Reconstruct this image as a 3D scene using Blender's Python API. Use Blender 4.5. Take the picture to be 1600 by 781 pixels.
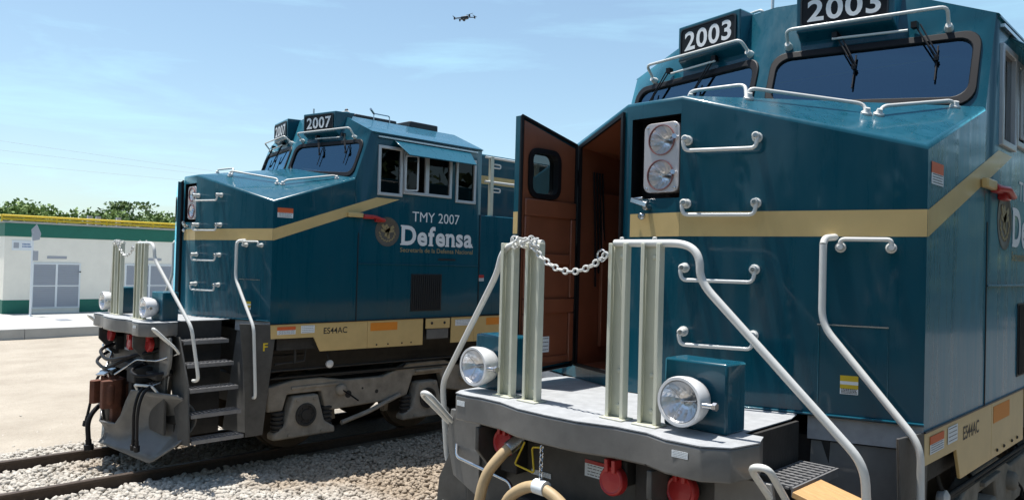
import bpy, bmesh, math, random
import numpy as np
from mathutils import Vector, Matrix
R = math.radians
random.seed(7)
rng = np.random.default_rng(7)
scene = bpy.context.scene
for o in list(bpy.data.objects):
    bpy.data.objects.remove(o)
C = scene.collection

# ------------------------------------------------------------------ camera
CAM = Vector((2.7909, -4.0983, 2.6636))
YAW, PITCH, ROLL, FPX = R(44.6712), R(0.9537), R(1.5194), 1176.8
fwd = Vector((-math.sin(YAW) * math.cos(PITCH), math.cos(YAW) * math.cos(PITCH), math.sin(PITCH)))
rgt = Vector((math.cos(YAW), math.sin(YAW), 0))
upv = rgt.cross(fwd)
rr = rgt * math.cos(ROLL) + upv * math.sin(ROLL)
uu = upv * math.cos(ROLL) - rgt * math.sin(ROLL)
cam = bpy.data.cameras.new('camera')
cam_ob = bpy.data.objects.new('camera', cam)
C.objects.link(cam_ob)
cam_ob.matrix_world = Matrix(((rr.x, uu.x, -fwd.x, CAM.x), (rr.y, uu.y, -fwd.y, CAM.y), (rr.z, uu.z, -fwd.z, CAM.z), (0, 0, 0, 1)))
cam.sensor_width = 36
cam.lens = 36 * FPX / 1600
cam.clip_end = 4000
cam.clip_start = 0.05
scene.camera = cam_ob

# ------------------------------------------------------------------ sky, sun, exposure
SUN_DIR = Vector((-0.195, -0.078, 0.97)).normalized()       # towards the sun
world = bpy.data.worlds.new('World')
scene.world = world
world.use_nodes = True
wn, wl = world.node_tree.nodes, world.node_tree.links
wn.clear()
w_out = wn.new('ShaderNodeOutputWorld')
w_bg = wn.new('ShaderNodeBackground')
w_sky = wn.new('ShaderNodeTexSky')
w_sky.sky_type = 'NISHITA'
w_sky.sun_disc = False
w_sky.sun_elevation = math.asin(SUN_DIR.z)
w_sky.sun_rotation = math.atan2(SUN_DIR.x, SUN_DIR.y)
w_sky.air_density = 1.0
w_sky.dust_density = 1.0
w_sky.ozone_density = 1.0
w_bg.inputs['Strength'].default_value = 0.107
# a thin milky veil with streaks streaks of cirrus
tc = wn.new('ShaderNodeTexCoord')
mp = wn.new('ShaderNodeMapping')
mp.inputs['Rotation'].default_value = (0, R(-7), R(38))
mp.inputs['Scale'].default_value = (1.3, 2.2, 13.0)
nz = wn.new('ShaderNodeTexNoise')
nz.inputs['Scale'].default_value = 1.25
nz.inputs['Detail'].default_value = 7
nz.inputs['Roughness'].default_value = 0.62
nz.inputs['Distortion'].default_value = 0.5
rp = wn.new('ShaderNodeValToRGB')
rp.color_ramp.elements[0].position = 0.53
rp.color_ramp.elements[0].color = (0.14, 0.14, 0.14, 1)
rp.color_ramp.elements[1].position = 0.80
rp.color_ramp.elements[1].color = (0.42, 0.42, 0.42, 1)
mx = wn.new('ShaderNodeMixRGB')
mx.inputs['Color2'].default_value = (5.1, 9.4, 10.4, 1)
wl.new(tc.outputs['Generated'], mp.inputs['Vector'])
wl.new(mp.outputs['Vector'], nz.inputs['Vector'])
wl.new(nz.outputs['Fac'], rp.inputs['Fac'])
# the veil thins out with height, as haze does
sep = wn.new('ShaderNodeSeparateXYZ')
thin = wn.new('ShaderNodeMapRange')
thin.inputs['From Min'].default_value = 0.05
thin.inputs['From Max'].default_value = 0.75
thin.inputs['To Min'].default_value = 1.12
thin.inputs['To Max'].default_value = 0.25
vm = wn.new('ShaderNodeMath')
vm.operation = 'MULTIPLY'
wl.new(tc.outputs['Generated'], sep.inputs[0])
wl.new(sep.outputs['Z'], thin.inputs['Value'])
wl.new(rp.outputs['Color'], vm.inputs[0])
wl.new(thin.outputs[0], vm.inputs[1])
wl.new(vm.outputs[0], mx.inputs['Fac'])
wl.new(w_sky.outputs['Color'], mx.inputs['Color1'])
wl.new(mx.outputs['Color'], w_bg.inputs['Color'])
wl.new(w_bg.outputs['Background'], w_out.inputs['Surface'])
sun = bpy.data.lights.new('sun', 'SUN')
sun.energy = 5.0
sun.angle = R(0.53)
sun.color = (1.0, 0.96, 0.90)
sun_ob = bpy.data.objects.new('sun', sun)
C.objects.link(sun_ob)
sun_ob.rotation_euler = SUN_DIR.to_track_quat('Z', 'Y').to_euler()
sun_ob.location = (0, 0, 30)
scene.view_settings.view_transform = 'Standard'
scene.view_settings.look = 'None'
scene.view_settings.exposure = 0.55
scene.view_settings.gamma = 1
scene.render.engine = 'CYCLES'
scene.cycles.max_bounces = 8
scene.cycles.transparent_max_bounces = 12
scene.cycles.caustics_reflective = False
scene.cycles.caustics_refractive = False

# ------------------------------------------------------------------ materials
def mat(name, col, rough=0.5, metal=0.0, coat=0.0, spec=0.5, nscale=0, namt=0.0, col2=None, bump=0.0, bscale=40, detail=6, coat_rough=0.05, bdist=0.01, peel=0.0):
    m = bpy.data.materials.new(name)
    m.use_nodes = True
    nt = m.node_tree
    b = nt.nodes['Principled BSDF']
    b.inputs['Base Color'].default_value = (*col, 1)
    b.inputs['Roughness'].default_value = rough
    b.inputs['Metallic'].default_value = metal
    b.inputs['Coat Weight'].default_value = coat
    b.inputs['Coat Roughness'].default_value = coat_rough
    b.inputs['Specular IOR Level'].default_value = spec
    t = nt.nodes.new('ShaderNodeTexCoord')
    if nscale:
        n = nt.nodes.new('ShaderNodeTexNoise')
        n.inputs['Scale'].default_value = nscale
        n.inputs['Detail'].default_value = detail
        n.inputs['Roughness'].default_value = 0.6
        nt.links.new(t.outputs['Object'], n.inputs['Vector'])
        r = nt.nodes.new('ShaderNodeValToRGB')
        c2 = col2 or tuple(c * (1 - namt) for c in col)
        r.color_ramp.elements[0].position = 0.3
        r.color_ramp.elements[1].position = 0.7
        r.color_ramp.elements[0].color = (*c2, 1)
        r.color_ramp.elements[1].color = (*col, 1)
        nt.links.new(n.outputs['Fac'], r.inputs['Fac'])
        nt.links.new(r.outputs['Color'], b.inputs['Base Color'])
    if bump or peel:
        n2 = nt.nodes.new('ShaderNodeTexNoise')
        n2.inputs['Scale'].default_value = bscale
        n2.inputs['Detail'].default_value = 5 if bump else 1
        nt.links.new(t.outputs['Object'], n2.inputs['Vector'])
        bp = nt.nodes.new('ShaderNodeBump')
        bp.inputs['Strength'].default_value = bump or peel
        bp.inputs['Distance'].default_value = bdist
        nt.links.new(n2.outputs['Fac'], bp.inputs['Height'])
        nt.links.new(bp.outputs['Normal'], b.inputs['Normal'])
        if peel:
            nt.links.new(bp.outputs['Normal'], b.inputs['Coat Normal'])
    return m

def glass(name, tint, rough=0.0, ior=1.5, coating=(1, 1, 1)):
    m = bpy.data.materials.new(name)
    m.use_nodes = True
    nt = m.node_tree
    nt.nodes.clear()
    o = nt.nodes.new('ShaderNodeOutputMaterial')
    tr = nt.nodes.new('ShaderNodeBsdfTransparent')
    tr.inputs['Color'].default_value = (*tint, 1)
    gl = nt.nodes.new('ShaderNodeBsdfGlossy')
    gl.inputs['Roughness'].default_value = rough
    gl.inputs['Color'].default_value = (*coating, 1)
    lw = nt.nodes.new('ShaderNodeLayerWeight')
    lw.inputs['Blend'].default_value = 0.5
    pw = nt.nodes.new('ShaderNodeMath'); pw.operation = 'POWER'; pw.inputs[1].default_value = 5
    f0 = ((ior - 1) / (ior + 1)) ** 2
    fr = nt.nodes.new('ShaderNodeMath'); fr.operation = 'MULTIPLY_ADD'; fr.inputs[1].default_value = 1 - f0; fr.inputs[2].default_value = f0
    nt.links.new(lw.outputs['Facing'], pw.inputs[0])
    nt.links.new(pw.outputs[0], fr.inputs[0])
    mi = nt.nodes.new('ShaderNodeMixShader')
    nt.links.new(fr.outputs[0], mi.inputs['Fac'])
    nt.links.new(tr.outputs['BSDF'], mi.inputs[1])
    nt.links.new(gl.outputs['BSDF'], mi.inputs[2])
    nt.links.new(mi.outputs['Shader'], o.inputs['Surface'])
    return m

M = {}
M['teal'] = mat('teal_paint', (0.0002, 0.056, 0.087), 0.32, coat=0.55, spec=0.2, nscale=1.3, namt=0.05, peel=0.22, bscale=2.2, bdist=0.010, coat_rough=0.06)
M['tan'] = mat('tan_paint', (0.64, 0.46, 0.20), 0.4, coat=0.25, spec=0.3, nscale=5, namt=0.12)
M['grey'] = mat('grey_enamel', (0.15, 0.148, 0.142), 0.42, coat=0.25, nscale=9, namt=0.22, bump=0.06, bscale=60)
M['dgrey'] = mat('grimy_dark_grey', (0.075, 0.073, 0.068), 0.55, nscale=7, namt=0.45, bump=0.1, bscale=50)
M['lgrey'] = mat('deck_grey', (0.40, 0.415, 0.43), 0.6, nscale=14, namt=0.25, bump=0.4, bscale=260, bdist=0.004)
M['tread'] = mat('tread_steel', (0.20, 0.20, 0.205), 0.5, nscale=12, namt=0.3, metal=0.2)
M['rail'] = mat('white_tube_paint', (0.66, 0.66, 0.63), 0.35, coat=0.4, nscale=12, namt=0.06)
M['post'] = mat('cream_post_paint', (0.60, 0.60, 0.485), 0.42, coat=0.3, nscale=7, namt=0.1)
M['black'] = mat('black_rubber', (0.008, 0.008, 0.010), 0.5, spec=0.25, nscale=20, namt=0.3)
M['under'] = mat('underframe_black', (0.032, 0.030, 0.028), 0.7, nscale=8, namt=0.4, bump=0.3)
M['cast'] = mat('dusty_casting', (0.34, 0.30, 0.245), 0.8, nscale=6, namt=0.4, bump=0.4, bscale=50)
M['wheel'] = mat('rusty_wheel', (0.11, 0.085, 0.06), 0.65, nscale=7, namt=0.4, metal=0.3)
M['rust'] = mat('coupler_rust', (0.15, 0.05, 0.025), 0.75, nscale=10, namt=0.5, bump=0.3)
M['rail_steel'] = mat('rail_steel', (0.085, 0.062, 0.048), 0.6, metal=0.4, nscale=20, namt=0.35)
M['steel'] = mat('bright_steel', (0.55, 0.56, 0.58), 0.25, metal=1.0)
M['chrome'] = mat('reflector_chrome', (0.80, 0.81, 0.83), 0.28, metal=1.0)
M['white'] = mat('white_lamp_shell', (0.72, 0.72, 0.72), 0.35, coat=0.4, nscale=9, namt=0.06)
M['ltpanel'] = mat('headlight_plate', (0.52, 0.49, 0.49), 0.4, metal=0.3)
M['rim'] = mat('dull_red_gasket', (0.22, 0.09, 0.085), 0.5)
M['brown'] = mat('brown_interior_paint', (0.23, 0.075, 0.036), 0.45, coat=0.3, nscale=4, namt=0.2)
M['red'] = mat('red_cover', (0.45, 0.022, 0.022), 0.45, coat=0.3, nscale=8, namt=0.15)
M['hose'] = mat('beige_hose', (0.50, 0.37, 0.21), 0.55, nscale=9, namt=0.25)
M['letter'] = mat('white_lettering', (0.78, 0.78, 0.78), 0.5)
M['tletter'] = mat('tan_lettering', (0.30, 0.23, 0.11), 0.5)
M['bletter'] = mat('black_lettering', (0.02, 0.02, 0.02), 0.5)
M['orange'] = mat('orange_mark', (0.72, 0.24, 0.02), 0.5)
M['dorange'] = mat('orange_label', (0.65, 0.12, 0.03), 0.5)
M['yellow'] = mat('yellow_paint', (0.66, 0.47, 0.02), 0.5, nscale=3, namt=0.12)
M['inside'] = mat('cab_interior', (0.03, 0.03, 0.024), 0.7)
M['alu'] = mat('window_frame_alu', (0.52, 0.53, 0.54), 0.35, metal=0.35)
M['glass'] = glass('window_glass', (0.36, 0.38, 0.38), 0.0, 1.6)
M['wglass'] = glass('windshield_glass', (0.16, 0.20, 0.22), 0.0, 2.6, (0.42, 0.74, 1.0))
M['dglass'] = glass('dark_side_glass', (0.12, 0.12, 0.12), 0.0, 1.4)
M['lens'] = glass('lens_glass', (0.95, 0.95, 0.95), 0.02, 1.35)
M['crest'] = mat('crest_metal', (0.13, 0.11, 0.085), 0.5, nscale=60, namt=0.5)
M['wood'] = mat('raw_wood', (0.55, 0.33, 0.14), 0.65, nscale=3, namt=0.25)
M['grille'] = mat('dark_grille', (0.012, 0.013, 0.015), 0.5)
M['mesh'] = mat('dark_mesh_equipment', (0.05, 0.05, 0.045), 0.7, nscale=30, namt=0.6)
M['wall'] = mat('cream_render', (0.90, 0.86, 0.76), 0.85, nscale=2, namt=0.07, bump=0.15, bscale=60)
M['green'] = mat('green_wall_band', (0.010, 0.15, 0.105), 0.6, nscale=3, namt=0.12)
M['conc'] = mat('pale_concrete', (0.42, 0.42, 0.40), 0.85, nscale=1.6, namt=0.14, bump=0.2, bscale=30)
M['louvre'] = mat('grey_louvre', (0.36, 0.38, 0.42), 0.5)
M['sign'] = mat('sign_white', (0.74, 0.78, 0.80), 0.5)
M['blue'] = mat('sign_blue', (0.07, 0.16, 0.36), 0.5)
M['dark'] = mat('dark_plastic', (0.012, 0.014, 0.018), 0.4)
M['bark'] = mat('bark', (0.11, 0.085, 0.06), 0.9, nscale=8, namt=0.4)

_p = M['teal'].node_tree.nodes['Principled BSDF']      # a film of dust over the gloss
_p.inputs['Sheen Weight'].default_value = 0.45
_p.inputs['Sheen Roughness'].default_value = 0.45
_p.inputs['Sheen Tint'].default_value = (0.16, 0.72, 1.0, 1)
_nt = M['teal'].node_tree
_tc = [n for n in _nt.nodes if n.type == 'TEX_COORD'][0]
_mp = _nt.nodes.new('ShaderNodeMapping'); _mp.inputs['Scale'].default_value = (9, 9, 0.7)
_ns = _nt.nodes.new('ShaderNodeTexNoise'); _ns.inputs['Scale'].default_value = 1.0; _ns.inputs['Detail'].default_value = 6; _ns.inputs['Roughness'].default_value = 0.7
_nt.links.new(_tc.outputs['Object'], _mp.inputs['Vector']); _nt.links.new(_mp.outputs['Vector'], _ns.inputs['Vector'])
_mr = _nt.nodes.new('ShaderNodeMapRange'); _mr.inputs['From Min'].default_value = 0.35; _mr.inputs['From Max'].default_value = 0.75
_mr.inputs['To Min'].default_value = 0.22; _mr.inputs['To Max'].default_value = 0.50
_nt.links.new(_ns.outputs['Fac'], _mr.inputs['Value']); _nt.links.new(_mr.outputs[0], _p.inputs['Roughness'])
_mc = _nt.nodes.new('ShaderNodeMapRange'); _mc.inputs['From Min'].default_value = 0.35; _mc.inputs['From Max'].default_value = 0.75
_mc.inputs['To Min'].default_value = 0.03; _mc.inputs['To Max'].default_value = 0.16
_nt.links.new(_ns.outputs['Fac'], _mc.inputs['Value']); _nt.links.new(_mc.outputs[0], _p.inputs['Coat Roughness'])
_ms = _nt.nodes.new('ShaderNodeMapRange'); _ms.inputs['From Min'].default_value = 0.4; _ms.inputs['From Max'].default_value = 0.8
_ms.inputs['To Min'].default_value = 0.26; _ms.inputs['To Max'].default_value = 0.52
_nt.links.new(_ns.outputs['Fac'], _ms.inputs['Value']); _nt.links.new(_ms.outputs[0], _p.inputs['Sheen Weight'])
# wood grain
nt = M['wood'].node_tree
for n in nt.nodes:
    if n.type == 'TEX_NOISE':
        mpn = nt.nodes.new('ShaderNodeMapping')
        mpn.inputs['Scale'].default_value = (2, 22, 22)
        src = n.inputs['Vector'].links[0].from_socket
        nt.links.new(src, mpn.inputs['Vector'])
        nt.links.new(mpn.outputs['Vector'], n.inputs['Vector'])

# ------------------------------------------------------------------ mesh helpers
class MB:
    def __init__(self):
        self.v, self.f = [], []
    def add(self, vs, fs):
        k = len(self.v)
        self.v += [tuple(p) for p in vs]
        self.f += [tuple(i + k for i in f) for f in fs]
        return self
    def box(self, x0, x1, y0, y1, z0, z1):
        v = [(x0, y0, z0), (x1, y0, z0), (x1, y1, z0), (x0, y1, z0), (x0, y0, z1), (x1, y0, z1), (x1, y1, z1), (x0, y1, z1)]
        return self.add(v, [(3, 2, 1, 0), (4, 5, 6, 7), (0, 1, 5, 4), (1, 2, 6, 5), (2, 3, 7, 6), (3, 0, 4, 7)])
    def obox(self, c, ax, ay, az, hx, hy, hz):
        c, ax, ay, az = Vector(c), Vector(ax).normalized(), Vector(ay).normalized(), Vector(az).normalized()
        v = [c + ax * sx * hx + ay * sy * hy + az * sz * hz for sz in (-1, 1) for sx, sy in ((-1, -1), (1, -1), (1, 1), (-1, 1))]
        return self.add(v, [(3, 2, 1, 0), (4, 5, 6, 7), (0, 1, 5, 4), (1, 2, 6, 5), (2, 3, 7, 6), (3, 0, 4, 7)])
    def poly(self, pts):
        return self.add(pts, [tuple(range(len(pts)))])
    def prism(self, pts, ext):
        n = len(pts)
        e = Vector(ext)
        v = [Vector(p) for p in pts] + [Vector(p) + e for p in pts]
        f = [tuple(range(n))[::-1], tuple(range(n, 2 * n))] + [(i, (i + 1) % n, n + (i + 1) % n, n + i) for i in range(n)]
        return self.add(v, f)
    def tube(self, pts, r, seg=10, closed=False, cap=True):
        P = [Vector(p) for p in pts]
        n = len(P)
        rad = r if isinstance(r, (list, tuple)) else [r] * n
        tang = []
        for i in range(n):
            a = P[i - 1] if (i > 0 or closed) else P[i]
            b = P[(i + 1) % n] if (i < n - 1 or closed) else P[i]
            tang.append((b - a).normalized())
        up = Vector((0, 0, 1)) if abs(tang[0].z) < 0.9 else Vector((1, 0, 0))
        nrm = (up - tang[0] * up.dot(tang[0])).normalized()
        vs = []
        for i in range(n):
            if i:
                nrm = (nrm - tang[i] * nrm.dot(tang[i])).normalized()
            bi = tang[i].cross(nrm)
            for k in range(seg):
                a = 2 * math.pi * k / seg
                vs.append(P[i] + (nrm * math.cos(a) + bi * math.sin(a)) * rad[i])
        fs = []
        for i in range(n if closed else n - 1):
            j = (i + 1) % n
            for k in range(seg):
                l = (k + 1) % seg
                fs.append((i * seg + k, i * seg + l, j * seg + l, j * seg + k))
        if cap and not closed:
            fs.append(tuple(range(seg))[::-1])
            fs.append(tuple(range((n - 1) * seg, n * seg)))
        return self.add(vs, fs)
    def lathe(self, c, axis, prof, seg=24, cap=True):
        c, ax = Vector(c), Vector(axis).normalized()
        u = Vector((0, 0, 1)) if abs(ax.z) < 0.9 else Vector((1, 0, 0))
        u = (u - ax * u.dot(ax)).normalized()
        w = ax.cross(u)
        vs, fs = [], []
        for (r, h) in prof:
            for k in range(seg):
                a = 2 * math.pi * k / seg
                vs.append(c + ax * h + (u * math.cos(a) + w * math.sin(a)) * r)
        for i in range(len(prof) - 1):
            for k in range(seg):
                l = (k + 1) % seg
                fs.append((i * seg + k, i * seg + l, (i + 1) * seg + l, (i + 1) * seg + k))
        if cap:
            fs.append(tuple(range(seg))[::-1])
            fs.append(tuple(range((len(prof) - 1) * seg, len(prof) * seg)))
        return self.add(vs, fs)
    def bm(self):
        m = bmesh.new()
        vs = [m.verts.new(p) for p in self.v]
        for f in self.f:
            try:
                m.faces.new([vs[i] for i in f])
            except ValueError:
                pass
        return m
    def build(self, name, material, parent=None, bevel=0.0, smooth=True, weld=False, seg=2, recalc=True):
        m = self.bm()
        return finish(m, name, material, parent, bevel, smooth, weld, seg, recalc)

def finish(m, name, material, parent=None, bevel=0.0, smooth=True, weld=False, seg=2, recalc=True):
    if weld:
        bmesh.ops.remove_doubles(m, verts=m.verts, dist=0.0006)
    if recalc:
        bmesh.ops.recalc_face_normals(m, faces=m.faces)
    me = bpy.data.meshes.new(name)
    m.to_mesh(me)
    m.free()
    if smooth:
        me.polygons.foreach_set('use_smooth', [True] * len(me.polygons))
        me.set_sharp_from_angle(angle=R(48))
    me.materials.append(M[material] if isinstance(material, str) else material)
    o = bpy.data.objects.new(name, me)
    C.objects.link(o)
    if parent:
        o.parent = parent
    if bevel:
        b = o.modifiers.new('bevel', 'BEVEL')
        b.width = bevel
        b.segments = seg
        b.limit_method = 'ANGLE'
        b.angle_limit = R(25)
        b.harden_normals = False
    return o

def empty(name, loc=(0, 0, 0)):
    o = bpy.data.objects.new(name, None)
    C.objects.link(o)
    o.location = loc
    return o

def tag(o, label, cat, group=None):
    o['label'] = label
    o['category'] = cat
    if group:
        o['group'] = group
    return o

def struct(o):
    o['kind'] = 'structure'
    return o

def fil(pts, r=0.06, n=5):
    """round the corners of a polyline"""
    P = [Vector(p) for p in pts]
    out = [P[0]]
    for i in range(1, len(P) - 1):
        a, b, c = P[i - 1], P[i], P[i + 1]
        d1 = min(r, (a - b).length * 0.48)
        d2 = min(r, (c - b).length * 0.48)
        s, e = b + (a - b).normalized() * d1, b + (c - b).normalized() * d2
        for k in range(n + 1):
            t = k / n
            out.append(s * (1 - t) ** 2 + b * 2 * t * (1 - t) + e * t * t)
    out.append(P[-1])
    return out

def rrect(x0, x1, y0, y1, r, n=5):
    pts = []
    for cx, cy, a0 in ((x1 - r, y1 - r, 0), (x0 + r, y1 - r, 90), (x0 + r, y0 + r, 180), (x1 - r, y0 + r, 270)):
        for k in range(n + 1):
            a = R(a0 + 90 * k / n)
            pts.append((cx + r * math.cos(a), cy + r * math.sin(a)))
    return pts

def holed(bm_, outer, holes):
    """fill a planar outline with holes inside an existing bmesh"""
    edges = []
    for loop in [outer] + holes:
        vs = [bm_.verts.new(p) for p in loop]
        for i in range(len(vs)):
            edges.append(bm_.edges.new((vs[i], vs[(i + 1) % len(vs)])))
    bmesh.ops.triangle_fill(bm_, use_beauty=True, use_dissolve=True, edges=edges)

def ring(mb, loop_in, loop_out, depth):
    """a frame between two 3D loops with the same vertex count, extruded by depth"""
    n = len(loop_in)
    d = Vector(depth)
    a = [Vector(p) for p in loop_in]
    b = [Vector(p) for p in loop_out]
    vs = a + b + [p + d for p in a] + [p + d for p in b]
    fs = []
    for i in range(n):
        j = (i + 1) % n
        fs += [(i, j, n + j, n + i), (2 * n + i, 3 * n + i, 3 * n + j, 2 * n + j), (i, 2 * n + i, 2 * n + j, j), (n + i, n + j, 3 * n + j, 3 * n + i)]
    mb.add(vs, fs)

def text_mesh(body, w, h, bold=0.0, spacing=1.0):
    cu = bpy.data.curves.new('lettering', 'FONT')
    cu.body = body
    cu.offset = bold
    cu.space_character = spacing
    cu.resolution_u = 4
    ob = bpy.data.objects.new('lettering', cu)
    C.objects.link(ob)
    bpy.context.view_layer.update()
    me = bpy.data.meshes.new_from_object(ob.evaluated_get(bpy.context.evaluated_depsgraph_get()))
    bpy.data.objects.remove(ob)
    bpy.data.curves.remove(cu)
    co = np.zeros(len(me.vertices) * 3)
    me.vertices.foreach_get('co', co)
    co = co.reshape(-1, 3)
    mn, mxx = co[:, :2].min(0), co[:, :2].max(0)
    uv = co[:, :2].copy() if w is None else (co[:, :2] - mn) / (mxx - mn) * np.array([w, h])
    fs = [tuple(p.vertices) for p in me.polygons]
    bpy.data.meshes.remove(me)
    return uv, fs

def serif_word(name, word, org, xd, yd, W_, H_, material, parent, bold=0.03):
    """bold lettering with slab feet on the upright stems, fitted to a W_ x H_ box"""
    vs, fs, pen = [], [], 0.0
    for ch in word:
        uv, f = text_mesh(ch, None, None, bold)
        x0, x1 = uv[:, 0].min(), uv[:, 0].max()
        uv = uv - np.array([x0, 0.0]); wd = x1 - x0
        k = len(vs)
        vs += [(pen + a, b) for a, b in uv]; fs += [tuple(i + k for i in q) for q in f]
        st, th, ov = 0.115, 0.055, 0.045
        base, top = uv[:, 1].min(), uv[:, 1].max()
        bars = []
        if ch == 'D':
            bars = [(-ov, st + 0.03, base, base + th), (-ov, st + 0.03, top - th, top)]
        elif ch == 'f':
            lo = uv[uv[:, 1] < base + 0.03][:, 0]
            bars = [(lo.min() - ov, lo.max() + ov, base, base + th)]
        elif ch == 'n':
            bars = [(-ov, st + ov, base, base + th), (wd - st - ov, wd + ov, base, base + th), (-ov, 0.02, top - 0.09, top - 0.09 + th)]
        elif ch == 'a':
            bars = [(wd - 0.02, wd + ov, base + 0.01, base + 0.01 + th)]
        for (a0, a1, b0, b1) in bars:
            k = len(vs)
            vs += [(pen + a0, b0), (pen + a1, b0), (pen + a1, b1), (pen + a0, b1)]; fs.append((k, k + 1, k + 2, k + 3))
        pen += wd + {'D': 0.06, 'f': 0.025, 'n': 0.075}.get(ch, 0.05)
    A = np.array(vs); A = (A - A.min(0)) / (A.max(0) - A.min(0)) * np.array([W_, H_])
    org, xd, yd = Vector(org), Vector(xd).normalized(), Vector(yd).normalized()
    nn = xd.cross(yd)
    mb = MB(); mb.add([org + xd * float(a) + yd * float(b) + nn * (0.0004 * (i % 3)) for i, (a, b) in enumerate(A)], fs)
    return mb.build(name, material, parent, smooth=False, recalc=False)

def text(name, body, org, xd, yd, w, h, material, parent, bold=0.0, spacing=1.0, extra=None):
    """flat lettering whose box starts at org and runs w along xd, h along yd"""
    uv, fs = text_mesh(body, w, h, bold, spacing)
    org, xd, yd = Vector(org), Vector(xd).normalized(), Vector(yd).normalized()
    mb = MB()
    mb.add([org + xd * float(a) + yd * float(b) for a, b in uv], fs)
    nn = xd.cross(yd) * 0.0006
    for (a0, a1, b0, b1) in (extra or []):
        mb.poly([org + nn + xd * a + yd * b for a, b in ((a0, b0), (a1, b0), (a1, b1), (a0, b1))])
    return mb.build(name, material, parent, smooth=False, recalc=False)

# ================================================================== GROUND
DX, DY = -7.6512, 0.1376
def add_mask_material(name, base_a, base_b, scale, bump, dirt=None, bscale=18):
    m = bpy.data.materials.new(name)
    m.use_nodes = True
    nt = m.node_tree
    b = nt.nodes['Principled BSDF']
    b.inputs['Roughness'].default_value = 0.95
    b.inputs['Specular IOR Level'].default_value = 0.2
    geo = nt.nodes.new('ShaderNodeNewGeometry')
    n = nt.nodes.new('ShaderNodeTexNoise')
    n.inputs['Scale'].default_value = scale
    n.inputs['Detail'].default_value = 8
    n.inputs['Roughness'].default_value = 0.65
    nt.links.new(geo.outputs['Position'], n.inputs['Vector'])
    r = nt.nodes.new('ShaderNodeValToRGB')
    r.color_ramp.elements[0].position = 0.32
    r.color_ramp.elements[1].position = 0.68
    r.color_ramp.elements[0].color = (*base_b, 1)
    r.color_ramp.elements[1].color = (*base_a, 1)
    nt.links.new(n.outputs['Fac'], r.inputs['Fac'])
    last = r.outputs['Color']
    if dirt:
        # brown, brake-dust stained ballast between the tracks (its own ragged edge)
        sx = nt.nodes.new('ShaderNodeSeparateXYZ')
        nt.links.new(geo.outputs['Position'], sx.inputs[0])
        n3 = nt.nodes.new('ShaderNodeTexNoise')
        n3.inputs['Scale'].default_value = 1.1
        n3.inputs['Detail'].default_value = 6
        nt.links.new(geo.outputs['Position'], n3.inputs['Vector'])
        # signed distance from a slanting line: y - 0.62*(x+6.36) + .11 > 0 is dirty
        m1 = nt.nodes.new('ShaderNodeMath'); m1.operation = 'MULTIPLY_ADD'
        nt.links.new(sx.outputs['X'], m1.inputs[0]); m1.inputs[1].default_value = -0.62; m1.inputs[2].default_value = -0.62 * 6.25 - 0.15
        m2 = nt.nodes.new('ShaderNodeMath'); m2.operation = 'ADD'
        nt.links.new(m1.outputs[0], m2.inputs[0]); nt.links.new(sx.outputs['Y'], m2.inputs[1])
        m3 = nt.nodes.new('ShaderNodeMath'); m3.operation = 'MULTIPLY_ADD'
        nt.links.new(n3.outputs['Fac'], m3.inputs[0]); m3.inputs[1].default_value = 1.6; nt.links.new(m2.outputs[0], m3.inputs[2])
        mr = nt.nodes.new('ShaderNodeMapRange')
        mr.inputs['From Min'].default_value = 0.45
        mr.inputs['From Max'].default_value = 1.25
        nt.links.new(m3.outputs[0], mr.inputs['Value'])
        # only on the near side of the far track
        mr2 = nt.nodes.new('ShaderNodeMapRange')
        mr2.inputs['From Min'].default_value = DX - 0.9
        mr2.inputs['From Max'].default_value = DX - 0.3
        nt.links.new(sx.outputs['X'], mr2.inputs['Value'])
        m4 = nt.nodes.new('ShaderNodeMath'); m4.operation = 'MULTIPLY'
        nt.links.new(mr.outputs[0], m4.inputs[0]); nt.links.new(mr2.outputs[0], m4.inputs[1])
        mixc = nt.nodes.new('ShaderNodeMixRGB')
        mixc.blend_type = 'MULTIPLY'
        mixc.inputs['Color2'].default_value = (*dirt, 1)
        nt.links.new(m4.outputs[0], mixc.inputs['Fac'])
        nt.links.new(last, mixc.inputs['Color1'])
        last = mixc.outputs['Color']
    nt.links.new(last, b.inputs['Base Color'])
    n2 = nt.nodes.new('ShaderNodeTexNoise')
    n2.inputs['Scale'].default_value = bscale
    n2.inputs['Detail'].default_value = 6
    nt.links.new(geo.outputs['Position'], n2.inputs['Vector'])
    bp = nt.nodes.new('ShaderNodeBump')
    bp.inputs['Strength'].default_value = bump
    bp.inputs['Distance'].default_value = 0.04
    nt.links.new(n2.outputs['Fac'], bp.inputs['Height'])
    nt.links.new(bp.outputs['Normal'], b.inputs['Normal'])
    return m

M['sand'] = add_mask_material('pale_sand', (0.405, 0.362, 0.30), (0.31, 0.272, 0.222), 0.8, 1.0, bscale=16)
M['bed'] = add_mask_material('ballast_bed', (0.36, 0.335, 0.29), (0.20, 0.178, 0.148), 22, 1.0, dirt=(0.74, 0.65, 0.56), bscale=26)
M['stone'] = add_mask_material('limestone_ballast', (0.58, 0.55, 0.495), (0.31, 0.28, 0.24), 13, 0.3, dirt=(0.74, 0.65, 0.56), bscale=40)

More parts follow.
